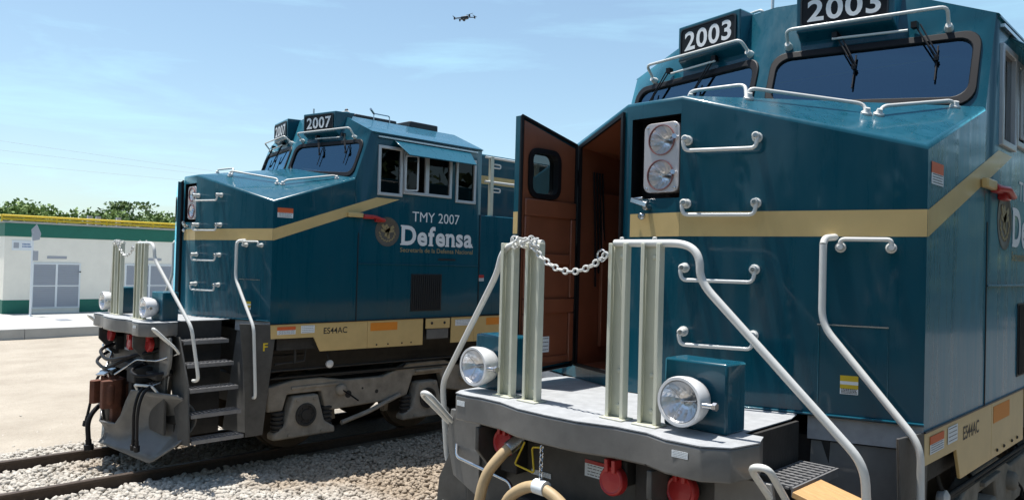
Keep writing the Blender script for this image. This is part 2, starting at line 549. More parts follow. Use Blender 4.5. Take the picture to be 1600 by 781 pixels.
# sand sheet with a gentle relief near the camera, flat to the horizon
g = bmesh.new()
xs = [-1500, -400, -140, -60] + [x for x in np.arange(-45, 12.1, 0.75)] + [30, 80, 300, 1500]
ys = [-1500, -300, -80, -30] + [y for y in np.arange(-14, 30.1, 1.0)] + [60, 140, 400, 1500]
def gz(x, y):
    return -0.36 + 0.03 * math.sin(x * 0.9 + 1.7 * math.sin(y * 0.37)) + 0.02 * math.sin(y * 1.3 + x * 0.4)
grid = [[g.verts.new((x, y, gz(x, y))) for y in ys] for x in xs]
for i in range(len(xs) - 1):
    for j in range(len(ys) - 1):
        g.faces.new((grid[i][j], grid[i + 1][j], grid[i + 1][j + 1], grid[i][j + 1]))
struct(finish(g, 'ground', 'sand'))

# ballast bed: a shoulder carrying both tracks
bed = MB()
prof = [(-10.25, -0.42), (-9.35, -0.15), (-6.0, -0.14), (-4.2, -0.20), (-2.2, -0.15), (1.9, -0.15), (3.4, -0.20), (9.0, -0.22), (9.6, -0.45)]
yy = [-60, -10, -6, -3, 0, 3, 6, 12, 30, 70]
for j in range(len(yy) - 1):
    for i in range(len(prof) - 1):
        (xa, za), (xb, zb) = prof[i], prof[i + 1]
        bed.poly([(xa, yy[j], za), (xb, yy[j], zb), (xb, yy[j + 1], zb), (xa, yy[j + 1], za)])
struct(bed.build('track_bed', 'bed', weld=True))

# loose limestone ballast
def bed_z(x):
    return np.interp(x, [p[0] for p in prof], [p[1] for p in prof])
ico_bm = bmesh.new()
bmesh.ops.create_icosphere(ico_bm, subdivisions=1, radius=1.0)
ico_bm.verts.ensure_lookup_table()
iv = np.array([v.co[:] for v in ico_bm.verts])
ifc = np.array([[v.index for v in f.verts] for f in ico_bm.faces])
ico_bm.free()
def scatter(n, x0, x1, y0, y1, smin, smax):
    px = rng.uniform(x0, x1, n)
    py = rng.uniform(y0, y1, n)
    return px, py, rng.uniform(smin, smax, n)
parts = [scatter(34000, -10.0, -4.0, -6.5, 1.5, 0.013, 0.042), scatter(19000, -6.6, -1.6, -1.5, 5.0, 0.013, 0.040), scatter(6000, -12.0, -4.5, -14, -6.4, 0.022, 0.045), scatter(5000, 0.7, 3.2, -2.5, 4.5, 0.02, 0.042)]
px = np.concatenate([q[0] for q in parts]); py = np.concatenate([q[1] for q in parts]); ps = np.concatenate([q[2] for q in parts])
keep = np.ones(len(px), bool)
for rx in (DX - 0.75, DX + 0.75, -0.75, 0.75):
    keep &= np.abs(px - rx) > 0.085
edge = (px < -9.2) & (rng.random(len(px)) < (-9.2 - px) / 0.95)
keep &= ~edge
px, py, ps = px[keep], py[keep], ps[keep]
# a few strays on the sand
ns = 1400
sx_ = -9.6 - rng.exponential(0.9, ns); sy_ = rng.uniform(-9, 4, ns)
px = np.concatenate([px, sx_]); py = np.concatenate([py, sy_]); ps = np.concatenate([ps, rng.uniform(0.012, 0.03, ns)])
n = len(px)
zb = np.where(px < -10.0, -0.36, bed_z(px))
pz = zb + ps * rng.uniform(0.15, 0.9, n)
ang = rng.uniform(0, 2 * np.pi, n)
tilt = rng.uniform(-0.7, 0.7, n)
sc = np.stack([ps * rng.uniform(0.85, 1.5, n), ps * rng.uniform(0.7, 1.1, n), ps * rng.uniform(0.55, 0.95, n)], 1)
V = iv[None, :, :] * sc[:, None, :] * rng.uniform(0.72, 1.22, (n, len(iv), 1))
ct, st = np.cos(tilt)[:, None], np.sin(tilt)[:, None]
V = np.stack([V[:, :, 0] * ct + V[:, :, 2] * st, V[:, :, 1], -V[:, :, 0] * st + V[:, :, 2] * ct], 2)
ca, sa = np.cos(ang)[:, None], np.sin(ang)[:, None]
V = np.stack([V[:, :, 0] * ca - V[:, :, 1] * sa, V[:, :, 0] * sa + V[:, :, 1] * ca, V[:, :, 2]], 2)
V += np.stack([px, py, pz], 1)[:, None, :]
F = (ifc[None] + (np.arange(n) * len(iv))[:, None, None]).reshape(-1, 3)
me = bpy.data.meshes.new('ballast')
me.vertices.add(n * len(iv)); me.vertices.foreach_set('co', V.reshape(-1))
me.loops.add(len(F) * 3); me.loops.foreach_set('vertex_index', F.reshape(-1).astype(np.int32))
me.polygons.add(len(F)); me.polygons.foreach_set('loop_start', (np.arange(len(F)) * 3).astype(np.int32))
me.polygons.foreach_set('loop_total', np.full(len(F), 3, np.int32))
me.update(); me.validate()
me.materials.append(M['stone'])
bo = bpy.data.objects.new('ballast', me); C.objects.link(bo)
bo['kind'] = 'stuff'
tag(bo, 'loose white limestone ballast stones heaped around both tracks', 'ballast')

# rails
def rail(x, label):
    mb = MB()
    pr = [(-0.07, -0.17), (0.07, -0.17), (0.07, -0.155), (0.012, -0.135), (0.012, -0.045), (0.036, -0.035), (0.036, -0.006), (0.030, 0.0), (-0.030, 0.0), (-0.036, -0.006), (-0.036, -0.035), (-0.012, -0.045), (-0.012, -0.135), (-0.07, -0.155)]
    mb.prism([(x + a, -60, b) for a, b in pr], (0, 130, 0))
    tag(mb.build('rail', 'rail_steel', smooth=False), label, 'rail', 'steel rails of the two tracks')
rail(DX - 0.75, 'far dark steel rail of the track under the 2007 locomotive')
rail(DX + 0.75, 'near dark steel rail of the track under the 2007 locomotive')
rail(-0.75, 'steel rail under the 2003 locomotive, on its open door side')
rail(0.75, 'steel rail under the 2003 locomotive, on its cab window side')

# ================================================================== LOCOMOTIVES
DECK = 1.83
SWEEP = 0.453 / 1.29
NFR = Vector((0.331, -0.943, 0)).normalized()
TFR = Vector((0.943, 0.331, 0)).normalized()
def face_y(x):
    return max(0.0, abs(x) - 0.21) * SWEEP
def fr(x, z, off=0.0):
    s = 1 if x >= 0 else -1
    return Vector((x, face_y(x), z)) + Vector((NFR.x * s, NFR.y, 0)) * off
def top_z(x):
    return 3.742 - 0.372 * max(0.0, abs(x) - 0.21) / 1.29
def cab_y(x, z):
    return 0.21053 * abs(x) + 0.35252 * z + 0.01993
NCAB = Vector((0.19475, -0.92506, 0.3261)).normalized()
def cf(x, z, off=0.0):
    s = 1 if x >= 0 else -1
    return Vector((x, cab_y(x, z), z)) + Vector((NCAB.x * s, NCAB.y, NCAB.z)) * off
def roof_z(x):
    return 4.79 if abs(x) < 0.77 else 4.79 - (abs(x) - 0.77) * 0.31 / 0.73

WINS = [(2.05, 2.46, 3.59, 4.285), (2.50, 3.41, 3.64, 4.25), (3.52, 3.92, 3.59, 4.275)]

def lamp(parent, c, axis, r, depth=None):
    """pleated reflector bowl, bulb and lens as sub-parts of a lamp"""
    d = depth or r * 0.75
    c, ax = Vector(c), Vector(axis).normalized()
    seg = 26
    u = Vector((0, 0, 1)); u = (u - ax * u.dot(ax)).normalized(); w = ax.cross(u)
    mb = MB()
    vs, fs = [], []
    rows = 7
    for i in range(rows):
        t = i / (rows - 1)
        rr_ = r * (0.16 + 0.84 * t)
        h = -d + d * t * t
        for k in range(seg):
            a = 2 * math.pi * k / seg
            q = rr_ * (1 + (0.035 * (-1) ** k) * (1 - abs(2 * t - 1)))
            vs.append(c + ax * h + (u * math.cos(a) + w * math.sin(a)) * q)
    for i in range(rows - 1):
        for k in range(seg):
            l = (k + 1) % seg
            fs.append((i * seg + k, i * seg + l, (i + 1) * seg + l, (i + 1) * seg + k))
    fs.append(tuple(range(seg)))
    mb.add(vs, fs)
    mb.build('reflector', 'chrome', parent, smooth=False)
    b = MB()
    b.lathe(c - ax * d * 0.95, ax, [(r * 0.10, 0), (r * 0.14, d * 0.3), (r * 0.11, d * 0.6), (r * 0.03, d * 0.7)], 10)
    for a in (40, 160, 280):
        p = c + (u * math.cos(R(a)) + w * math.sin(R(a))) * r * 0.93 - ax * 0.004
        b.tube([p, c - ax * d * 0.42], r * 0.022, 6)
    b.build('bulb', 'white', parent)
    l = MB()
    l.lathe(c, ax, [(r, 0.001), (r * 0.8, r * 0.10), (r * 0.5, r * 0.17), (r * 0.01, r * 0.2)], 28, cap=False)
    l.build('lens', 'lens', parent)

def chain(parent, pts, link, wire, name='chain_link', mat_='rail'):
    """separate interlocking links strung along a polyline"""
    P = [Vector(p) for p in pts]
    L = [0]
    for i in range(1, len(P)):
        L.append(L[-1] + (P[i] - P[i - 1]).length)
    step = link * 0.74
    n = int(L[-1] / step)
    def at(s):
        s = min(max(s, 0), L[-1] - 1e-6)
        for i in range(1, len(P)):
            if s <= L[i]:
                t = (s - L[i - 1]) / (L[i] - L[i - 1])
                return P[i - 1].lerp(P[i], t)
        return P[-1]
    first = None
    for k in range(n):
        a, b = at(k * step), at((k + 1) * step)
        c = (a + b) / 2
        d = (b - a).normalized()
        side = d.cross(Vector((0, 0, 1)))
        if side.length < 0.1:
            side = Vector((1, 0, 0))
        side.normalize()
        nn = side.cross(d)
        if first is None:
            mb = MB()
            path = []
            hl, hw = link / 2 - wire, link * 0.30
            for q in range(14):
                an = 2 * math.pi * q / 14
                path.append((hl * math.cos(an) * 1.0, hw * math.sin(an), 0))
            mb.tube(path, wire, 6, closed=True)
            o = mb.build(name, mat_, parent)
            first = o
        else:
            o = first.copy()
            C.objects.link(o)
            o.parent = parent
        ax, ay = d, (side if k % 2 else nn)
        az = ax.cross(ay)
        o.matrix_local = Matrix(((ax.x, ay.x, az.x, c.x), (ax.y, ay.y, az.y, c.y), (ax.z, ay.z, az.z, c.z), (0, 0, 0, 1)))

def label_plate(parent, org, xd, yd, w, h, bands, name='warning_label'):
    """printed label: bands = [(fraction_from, fraction_to, material)]"""
    org, xd, yd = Vector(org), Vector(xd).normalized(), Vector(yd).normalized()
    nn = xd.cross(yd)
    base = None
    for i, (a, b, m_) in enumerate(bands):
        mb = MB()
        mb.prism([org + xd * 0 + yd * h * a, org + xd * w + yd * h * a, org + xd * w + yd * h * b, org + yd * h * b], nn * 0.002)
        o = mb.build(name if i == 0 else 'label_band', m_, parent if i == 0 else base, smooth=False)
        if i == 0:
            base = o
    # lines of fine print
    ink = MB()
    random.seed(int(abs(org.y * 977 + org.z * 31 + org.x * 7)) + len(bands))
    a, b, _ = bands[0]
    nl = 4
    for k in range(nl):
        zc = h * (a + (b - a) * (k + 0.6) / (nl + 0.2))
        x = w * 0.07
        while x < w * 0.9:
            l_ = w * random.uniform(0.04, 0.12)
            x1 = min(x + l_, w * 0.94)
            p = org + nn * 0.0026 + yd * zc
            ink.poly([p + xd * x, p + xd * x1, p + xd * x1 + yd * h * 0.045, p + xd * x + yd * h * 0.045])
            x += l_ + w * 0.02
    ink.build('fine_print', 'bletter', base, smooth=False, recalc=False)
    return base

def locomotive(num, loc, label, door_open, beige):
    P = empty('locomotive', loc)
    tag(P, label, 'locomotive', 'locomotives on the two tracks')
    Z0 = 1.835
    # ---------------- nose shell
    b = bmesh.new()
    # right front panel
    holed(b, [fr(0.21, Z0), fr(1.5, Z0), fr(1.5, 3.37), fr(0.21, 3.742)], [])
    # left front panel with the door opening
    hole = [fr(-0.23, 1.93), fr(-0.75, 1.93), fr(-0.75, top_z(-0.75) - 0.06), fr(-0.23, top_z(-0.23) - 0.06)]
    holed(b, [fr(-0.21, Z0), fr(-1.5, Z0), fr(-1.5, 3.37), fr(-0.21, 3.742)], [hole])
    # centre strip with the headlight recess
    rx0, rx1, rz0, rz1 = -0.165, 0.208, 3.10, 3.63
    holed(b, [(-0.21, 0, Z0), (0.21, 0, Z0), (0.21, 0, 3.742), (-0.21, 0, 3.742)], [[(rx0, 0, rz0), (rx1, 0, rz0), (rx1, 0, rz1), (rx0, 0, rz1)]])
    for s in (-1, 1):
        holed(b, [(s * 1.5, 0.453, Z0 - 0.04), (s * 1.5, 1.672, Z0 - 0.04), (s * 1.5, 1.672, 3.785), (s * 1.5, 0.453, 3.37)], [])
        v = [b.verts.new(p) for p in ((s * 0.21, 0, 3.742), (s * 1.5, 0.453, 3.37), (s * 1.5, 1.672, 3.785), (s * 0.12, 1.475, 3.99))]
        b.faces.new((v[0], v[1], v[2])); b.faces.new((v[0], v[2], v[3]))
    v = [b.verts.new(p) for p in ((-0.21, 0, 3.742), (0.21, 0, 3.742), (0.12, 1.475, 3.99), (-0.12, 1.475, 3.99))]
    b.faces.new(v)
    nose = finish(b, 'nose', 'teal', P, bevel=0.022, weld=True, seg=3)
    # headlight recess and twin headlight
    mb = MB()
    d = 0.12
    mb.add([(rx0, 0, rz0), (rx1, 0, rz0), (rx1, 0, rz1), (rx0, 0, rz1), (rx0, d, rz0), (rx1, d, rz0), (rx1, d, rz1), (rx0, d, rz1)],
           [(4, 5, 6, 7), (0, 1, 5, 4), (1, 2, 6, 5), (2, 3, 7, 6), (3, 0, 4, 7)])
    mb.build('headlight_recess', 'black', P, smooth=False)
    b = bmesh.new()
    out = rrect(-0.068, 0.198, 3.138, 3.588, 0.05)
    lamps = [(0.068, 3.475), (0.062, 3.25)]
    holed(b, [(x, 0.0, z) for x, z in out], [[(cx + 0.094 * math.cos(2 * math.pi * k / 28), 0.0, cz + 0.094 * math.sin(2 * math.pi * k / 28)) for k in range(28)] for cx, cz in lamps])
    n_ = len(out)
    vs = [b.verts.new((x, 0.0, z)) for x, z in out] + [b.verts.new((x, 0.11, z)) for x, z in out]
    for i in range(n_):
        b.faces.new((vs[i], vs[(i + 1) % n_], vs[n_ + (i + 1) % n_], vs[n_ + i]))
    hp = finish(b, 'headlight', 'ltpanel', P, weld=True, bevel=0.004)
    for cx, cz in lamps:
        lamp(hp, (cx, 0.004, cz), (0, -1, 0), 0.094, 0.075)
        q = MB()
        q.lathe((cx, 0, cz), (0, -1, 0), [(0.093, -0.02), (0.098, -0.02), (0.098, 0.010), (0.093, 0.010), (0.093, -0.02)], 28, cap=False)
        q.build('lamp_rim', 'rim', hp)
        q = MB()
        q.tube([(cx + 0.085, -0.01, cz + 0.005), (cx + 0.11, -0.03, cz + 0.012)], 0.016, 10)
        q.build('lamp_clip', 'steel', hp)
    sc_ = MB()
    for x, z in ((-0.04, 3.56), (0.17, 3.56), (-0.04, 3.165), (0.17, 3.165)):
        sc_.lathe((x, 0.0, z), (0, -1, 0), [(0.009, 0), (0.009, 0.004), (0.004, 0.007)], 8)
    sc_.build('screw', 'steel', hp)
    # nose interior seen through the door opening
    mb = MB()
    ztop = 3.42
    L0, L1 = (-0.75, 0.19), (-0.75, 1.45)
    R0, R1 = (-0.23, 0.012), (-0.23, 1.45)
    mb.poly([(*L0, 1.93), (*L1, 1.93), (*L1, ztop), (*L0, ztop + 0.1)])
    mb.poly([(*R0, 1.93), (*R1, 1.93), (*R1, ztop), (*R0, ztop + 0.25)])
    mb.poly([(*L1, 1.93), (*R1, 1.93), (*R1, ztop), (*L1, ztop)])
    mb.poly([(*L0, 1.93), (*L1, 1.93), (*R1, 1.93), (*R0, 1.93)])
    mb.poly([(*L0, ztop + 0.1), (*L1, ztop), (*R1, ztop), (*R0, ztop + 0.25)])
    mb.build('vestibule', 'brown', P, smooth=False)
    mb = MB()
    mb.box(-0.748, -0.715, 0.42, 0.80, 2.05, 3.2)
    mb.box(-0.748, -0.70, 0.95, 1.35, 2.0, 3.0)
    mb.build('locker_panel', 'brown', P, bevel=0.006)
    mb = MB()
    for k in range(4):
        y0 = 0.30 + k * 0.035
        mb.tube(fil([(-0.72, y0, 3.35), (-0.71, y0 + 0.02, 2.9), (-0.73, y0 + 0.06, 2.5 + 0.1 * k)], 0.2), 0.008, 6)
    mb.build('cable', 'black', P)
    mb = MB()
    ins = [fr(-0.245, 1.945, 0.004), fr(-0.735, 1.945, 0.004), fr(-0.735, top_z(-0.735) - 0.075, 0.004), fr(-0.245, top_z(-0.245) - 0.075, 0.004)]
    outs = [fr(-0.222, 1.922, 0.004), fr(-0.762, 1.922, 0.004), fr(-0.762, top_z(-0.762) - 0.05, 0.004), fr(-0.222, top_z(-0.222) - 0.05, 0.004)]
    ring(mb, ins, outs, Vector((-NFR.x, NFR.y, 0)) * 0.02)
    mb.build('door_seal', 'black', P, smooth=False)
    # ---------------- nose door (hung on its far edge)
    if door_open:
        hx = -0.775
        def dp(y, z, x=0.0):
            return Vector((hx + x, y, z))
        hinge_y, free_y = 0.165, -0.435
    else:
        def dp(y, z, x=0.0):
            t = (0.165 - y) / 0.6
            q = fr(-0.76 + 0.55 * t, z)
            return q + Vector((-NFR.x, NFR.y, 0)) * (0.03 - x)
        hinge_y, free_y = 0.165, -0.435
    outl = [(free_y, 1.90), (hinge_y, 1.93), (hinge_y, 3.535), (free_y, 3.665)]
    wl_ = rrect(-0.335, -0.06, 3.14, 3.435, 0.06)
    def leaf(name, x0, x1, material, parent, shrink=0.0):
        b = bmesh.new()
        def ofs(p, s_):
            cy, cz = -0.135, 2.75
            return (p[0] + s_ * (1 if p[0] < cy else -1), p[1] + s_ * (1 if p[1] < cz else -1))
        o2 = [ofs(p, shrink) for p in outl]
        w2 = [(y + (0.012 if y < -0.2 else -0.012) * (shrink > 0) * -1, z) for y, z in wl_]
        for x in (x0, x1):
            holed(b, [dp(y, z, x) for y, z in o2], [[dp(y, z, x) for y, z in w2]])
        for loop in (o2, w2):
            vs = [[b.verts.new(dp(y, z, x)) for y, z in loop] for x in (x0, x1)]
            for i in range(len(loop)):
                j = (i + 1) % len(loop)
                b.faces.new((vs[0][i], vs[0][j], vs[1][j], vs[1][i]))
        return finish(b, name, material, parent, weld=True, smooth=False)
    door = leaf('nose_door', -0.05, -0.006, 'teal', P)
    leaf('inner_skin', -0.0055, 0.006, 'brown', door, 0.028)
    mb = MB()   # weather strip round the edge of the leaf
    for (a, b_) in ((outl[0], outl[1]), (outl[1], outl[2]), (outl[2], outl[3]), (outl[3], outl[0])):
        mb.tube([dp(a[0] * 0.97 - 0.004, a[1], 0.002), dp(b_[0] * 0.97 - 0.004, b_[1], 0.002)], 0.013, 6)
    mb.build('weather_strip', 'black', door)
    mb = MB()
    lo = rrect(-0.362, -0.033, 3.113, 3.462, 0.085)
    li = rrect(-0.328, -0.067, 3.147, 3.428, 0.055)
    ring(mb, [dp(y, z, -0.06) for y, z in li], [dp(y, z, -0.06) for y, z in lo], dp(0, 0, 0.025) - dp(0, 0, -0.06))
    mb.build('window_seal', 'black', door)
    mb = MB()
    mb.prism([dp(y, z, -0.03) for y, z in li], dp(0, 0, -0.022) - dp(0, 0, -0.03))
    mb.build('pane', 'glass', door, smooth=False)
    for (y0, y1, z0, z1) in ((-0.395, 0.14, 2.99, 3.105), (-0.395, 0.14, 2.315, 2.415), (-0.395, -0.345, 2.42, 2.985), (0.09, 0.14, 2.42, 2.985), (-0.395, -0.345, 1.96, 2.31), (0.09, 0.14, 1.96, 2.31), (-0.34, 0.085, 2.66, 2.73), (-0.34, 0.085, 1.965, 2.01)):
        mb = MB()
        mb.prism([dp(y0, z0, 0.0062), dp(y1, z0, 0.0062), dp(y1, z1, 0.0062), dp(y0, z1, 0.0062)], dp(0, 0, 0.026) - dp(0, 0, 0.0062))
        mb.build('stiffener', 'brown', door, bevel=0.006)
    if door_open:
        label_plate(door, dp(-0.225, 2.04, 0.0085), (0, 1, 0), (0, 0, 1), 0.12, 0.11, [(0, 1, 'sign')], 'instruction_label')
        mb = MB()
        mb.box(hx - 0.0525, hx - 0.05, free_y + 0.002, hinge_y, 2.86, 3.01)
        mb.build('tan_stripe', 'tan', door, smooth=False)
        mb = MB()
        mb.box(hx - 0.05, hx - 0.008, free_y - 0.0025, free_y - 0.0005, 2.86, 3.01)
        mb.build('tan_stripe', 'tan', door, smooth=False)
    mb = MB()
    for z in (2.2, 2.75, 3.3):
        mb.tube([dp(hinge_y + 0.012, z - 0.06, -0.028), dp(hinge_y + 0.012, z + 0.06, -0.028)], 0.014, 8)
    mb.build('hinge', 'steel', door)
    mb = MB()   # latch handle by the opening
    mb.obox((-0.06, -0.05, 3.075), (1, -0.2, -0.28), (0, 1, 0), (0.28, 0, 1), 0.075, 0.018, 0.016)
    mb.tube([(-0.015, 0.0, 3.045), (-0.015, -0.06, 3.04)], 0.018, 10)
    mb.tube([(-0.10, -0.05, 3.10), (-0.02, -0.075, 3.10)], 0.009, 8)
    mb.lathe((-0.04, -0.055, 2.985), (0, -1, 0), [(0.022, -0.02), (0.026, 0), (0.018, 0.016)], 12)
    mb.build('door_latch', 'steel', P, bevel=0.004)
    # ---------------- cab shell
    b = bmesh.new()
    WS = {}
    for s in (-1, 1):
        xi = 0.0
        o_ = [cf(s * 0.0001, 3.6), cf(s * 1.5, 3.6), cf(s * 1.5, 4.48), cf(s * 0.77, 4.79), cf(s * 0.0001, 4.79)]
        lp = []
        for (x, t) in rrect(0.085, 1.385, 0.0, 1.0, 0.001, 1):
            pass
        pts = []
        x0, x1, rr_ = 0.085, 1.40, 0.10
        zt = 4.32
        zbot = lambda x: 3.945 - (x - 0.085) * 0.075
        for (cx, top, a0) in ((x1 - rr_, True, 0), (x0 + rr_, True, 90), (x0 + rr_, False, 180), (x1 - rr_, False, 270)):
            cz = zt - rr_ if top else zbot(cx) + rr_
            for k in range(6):
                a = R(a0 + 90 * k / 5)
                pts.append((cx + rr_ * math.cos(a), cz + rr_ * math.sin(a)))
        WS[s] = [(s * x, z) for x, z in pts]
        holed(b, o_, [[cf(x, z) for x, z in WS[s]]])
        # side wall with its window openings
        so = [(s * 1.5, 1.672, Z0 - 0.04), (s * 1.5, 4.06, Z0 - 0.04), (s * 1.5, 4.06, 4.48), (s * 1.5, cab_y(1.5, 4.48), 4.48), (s * 1.5, cab_y(1.5, 3.785), 3.785)]
        holed(b, so, [[(s * 1.5, y, z) for y, z in ((w[0], w[2]), (w[1], w[2]), (w[1], w[3]), (w[0], w[3]))] for w in WINS])
    holed(b, [(-1.5, 4.06, 1.8), (1.5, 4.06, 1.8), (1.5, 4.06, 4.48), (0.77, 4.06, 4.79), (-0.77, 4.06, 4.79), (-1.5, 4.06, 4.48)], [])
    cab = finish(b, 'cab', 'teal', P, bevel=0.018, weld=True)
    # roof
    mb = MB()
    for s in (-1, 1):
        mb.poly([cf(s * 1.515, 4.4735), cf(s * 0.77, 4.792), (s * 0.77, 4.08, 4.792), (s * 1.515, 4.08, 4.4735)])
    mb.poly([cf(-0.77, 4.792), cf(-0.0001, 4.792), cf(0.0001, 4.792), cf(0.77, 4.792), (0.77, 4.08, 4.792), (-0.77, 4.08, 4.792)])
    roof = mb.build('roof', 'teal', P, weld=True, bevel=0.012)
    for (x0, x1, y0, y1, h) in ((-0.55, 0.55, 2.25, 3.05, 0.10), (-0.5, 0.5, 3.35, 3.95, 0.16)):
        mb = MB(); mb.box(x0, x1, y0, y1, 4.793, 4.793 + h)
        mb.build('roof_unit', 'dark', roof, bevel=0.02)
    mb = MB()
    mb.tube([(0.55, 2.1, 4.79), (0.55, 2.1, 4.90)], 0.012, 8); mb.lathe((0.55, 2.1, 4.86), (0, 0, 1), [(0.03, 0), (0.03, 0.06), (0.01, 0.08)], 10)
    mb.build('antenna', 'dark', roof)
    mb = MB(); mb.tube([(-0.15, 1.95, 4.79), (-0.15, 1.95, 5.0)], 0.014, 8)
    mb.build('antenna', 'white', roof)
    mb = MB(); mb.tube(fil([(0.62, 2.55, 4.79), (0.62, 2.55, 4.93), (0.62, 2.85, 4.93), (0.62, 2.85, 4.79)], 0.03), 0.009, 6)
    mb.tube([(0.62, 2.55, 4.93), (0.75, 2.4, 4.96)], 0.018, 8)
    mb.build('horn_bracket', 'steel', roof)
    for s in (-1, 1):
        mb = MB()
        mb.tube(fil([(s * 0.2, cab_y(0.2, 4.79) + 0.15, 4.79), (s * 0.2, cab_y(0.2, 4.79) + 0.12, 4.86), (s * 0.75, cab_y(0.75, 4.79) + 0.15, 4.86), (s * 0.75, cab_y(0.75, 4.79) + 0.18, 4.79)], 0.04), 0.012, 8)
        mb.build('roof_rail', 'rail', roof)
    # cab interior
    mb = MB()
    mb.poly([(-1.46, 3.98, 2.6), (1.46, 3.98, 2.6), (1.46, 3.98, 4.4), (-1.46, 3.98, 4.4)])
    mb.poly([(-1.47, 1.72, 3.30), (1.47, 1.72, 3.30), (1.47, 4.0, 3.30), (-1.47, 4.0, 3.30)])
    mb.poly([(-1.46, 1.9, 4.44), (1.46, 1.9, 4.44), (0.75, 1.95, 4.74), (-0.75, 1.95, 4.74)])
    mb.poly([(1.46, 1.95, 4.44), (0.75, 1.95, 4.74), (0.75, 4.0, 4.74), (1.46, 4.0, 4.44)])
    mb.poly([(-1.46, 1.95, 4.44), (-0.75, 1.95, 4.74), (-0.75, 4.0, 4.74), (-1.46, 4.0, 4.44)])
    mb.poly([(-0.75, 1.95, 4.74), (0.75, 1.95, 4.74), (0.75, 4.0, 4.74), (-0.75, 4.0, 4.74)])
    mb.build('cab_lining', 'inside', P, smooth=False)
    for x in (-0.85, 0.85):
        mb = MB()
        mb.box(x - 0.24, x + 0.24, 2.75, 2.88, 3.32, 4.05)
        mb.box(x - 0.15, x + 0.15, 2.76, 2.86, 4.05, 4.22)
        mb.build('seat_back', 'black', P, bevel=0.04)
    mb = MB(); mb.box(-1.3, 1.3, 1.75, 2.05, 3.31, 3.86)
    mb.build('dashboard', 'dark', P, bevel=0.03)
    mb = MB(); mb.tube([(-1.2, 1.98, 4.24), (1.2, 1.98, 4.24)], 0.008, 6)
    mb.build('sun_visor_rod', 'yellow', P)
    # windshields, wipers
    for s in (-1, 1):
        cxm = sum(x for x, z in WS[s]) / len(WS[s]); czm = sum(z for x, z in WS[s]) / len(WS[s])
        def grow(p, e):
            hx_, hz_ = 0.657, 0.2
            return (cxm + (p[0] - cxm) * (1 + e / hx_), czm + (p[1] - czm) * (1 + e / hz_))
        mb = MB()
        ring(mb, [cf(*grow(p, -0.014), -0.02) for p in WS[s]], [cf(*grow(p, 0.038), -0.02) for p in WS[s]], Vector((NCAB.x * s, NCAB.y, NCAB.z)) * 0.038)
        w = mb.build('windshield', 'black', P, bevel=0.008)
        mb = MB(); mb.poly([cf(*p, -0.004) for p in WS[s]])
        mb.build('glass', 'wglass', w, smooth=False)
        for (xa, xb) in ((0.50, 0.66), (1.02, 1.18)):
            mb = MB()
            top = cf(s * xa, 4.43, 0.05)
            for e in (0.0, 0.035):
                mb.tube([top + Vector((s * e, 0, 0)), cf(s * (xb + e * 0.4), 4.16, 0.05)], 0.006, 6)
            mb.tube([cf(s * xb, 4.26, 0.025), cf(s * (xb + 0.005), 4.00, 0.022)], 0.006, 6)
            mb.obox(cf(s * xb, 4.16, 0.04), (1, 0, 0), (0, 1, 0), (0, 0, 1), 0.014, 0.012, 0.018)
            mb.obox(top, (1, 0, 0), (0, 1, 0), (0, 0, 1), 0.02, 0.03, 0.022)
            mb.build('wiper', 'black', w)
        # rail above the windshield
        mb = MB()
        ends = ((0.16, 4.43), (1.23, 4.405))
        bar = [cf(s * 0.16, 4.41, 0.02), cf(s * 0.16, 4.46, 0.16), cf(s * 1.22, 4.47, 0.16), cf(s * 1.23, 4.395, 0.02)]
        mb.tube(fil(bar, 0.05), 0.013, 8)
        for p in (bar[0], bar[3]):
            mb.lathe(p, (NCAB.x * s, NCAB.y, NCAB.z), [(0.03, -0.03), (0.03, 0.0), (0.022, 0.02), (0.022, 0.035)], 12)
        mb.tube([cf(s * 0.48, 4.40, 0.06), cf(s * 0.98, 4.39, 0.06)], 0.010, 8)
        mb.build('windshield_rail', 'rail', P)
        # number board
        xb0, xb1, zb0, zb1 = 0.235, 0.905, 4.50, 4.80
        yf = lambda x: 1.555 + 0.2 * (abs(x) - 0.235)
        fn = Vector((0.196 * s, -0.98, 0))
        tx = Vector((0.98 * s, 0.196, 0))
        mb = MB()
        fpts = [(s * xb0, yf(xb0), zb0), (s * xb1, yf(xb1), zb0), (s * xb1, yf(xb1), zb1), (s * xb0, yf(xb0), zb1)]
        bpts = [(s * xb0, cab_y(xb0, 4.44), 4.44), (s * xb1, cab_y(xb1, 4.44), 4.44), (s * xb1, cab_y(xb1, 4.79) + 0.12, zb1 + 0.015), (s * xb0, cab_y(xb0, 4.79) + 0.12, zb1 + 0.015)]
        mb.add(fpts + bpts, [(0, 1, 2, 3), (0, 1, 5, 4), (1, 2, 6, 5), (2, 3, 7, 6), (3, 0, 4, 7)])
        nb = mb.build('number_board', 'teal', P, bevel=0.012, smooth=False)
        fc = (Vector(fpts[0]) + Vector(fpts[2])) / 2
        W_, H_ = (Vector(fpts[1]) - Vector(fpts[0])).length, 0.30
        xd = tx if s > 0 else -tx
        def nbp(a, c, off):
            return fc + xd * a + Vector((0, 0, 1)) * c + fn * off
        mb = MB()
        ro = rrect(-W_ / 2 + 0.035, W_ / 2 - 0.035, -0.12, 0.12, 0.035)
        mb.prism([nbp(a, c, 0.001) for a, c in ro], fn * 0.006)
        mb.build('number_panel', 'black', nb, smooth=False)
        mb = MB()
        ri = rrect(-W_ / 2 + 0.045, W_ / 2 - 0.045, -0.11, 0.11, 0.03)
        ring(mb, [nbp(a, c, 0.0075) for a, c in ri], [nbp(a, c, 0.0075) for a, c in ro], fn * 0.006)
        mb.build('panel_rim', 'dark', nb)
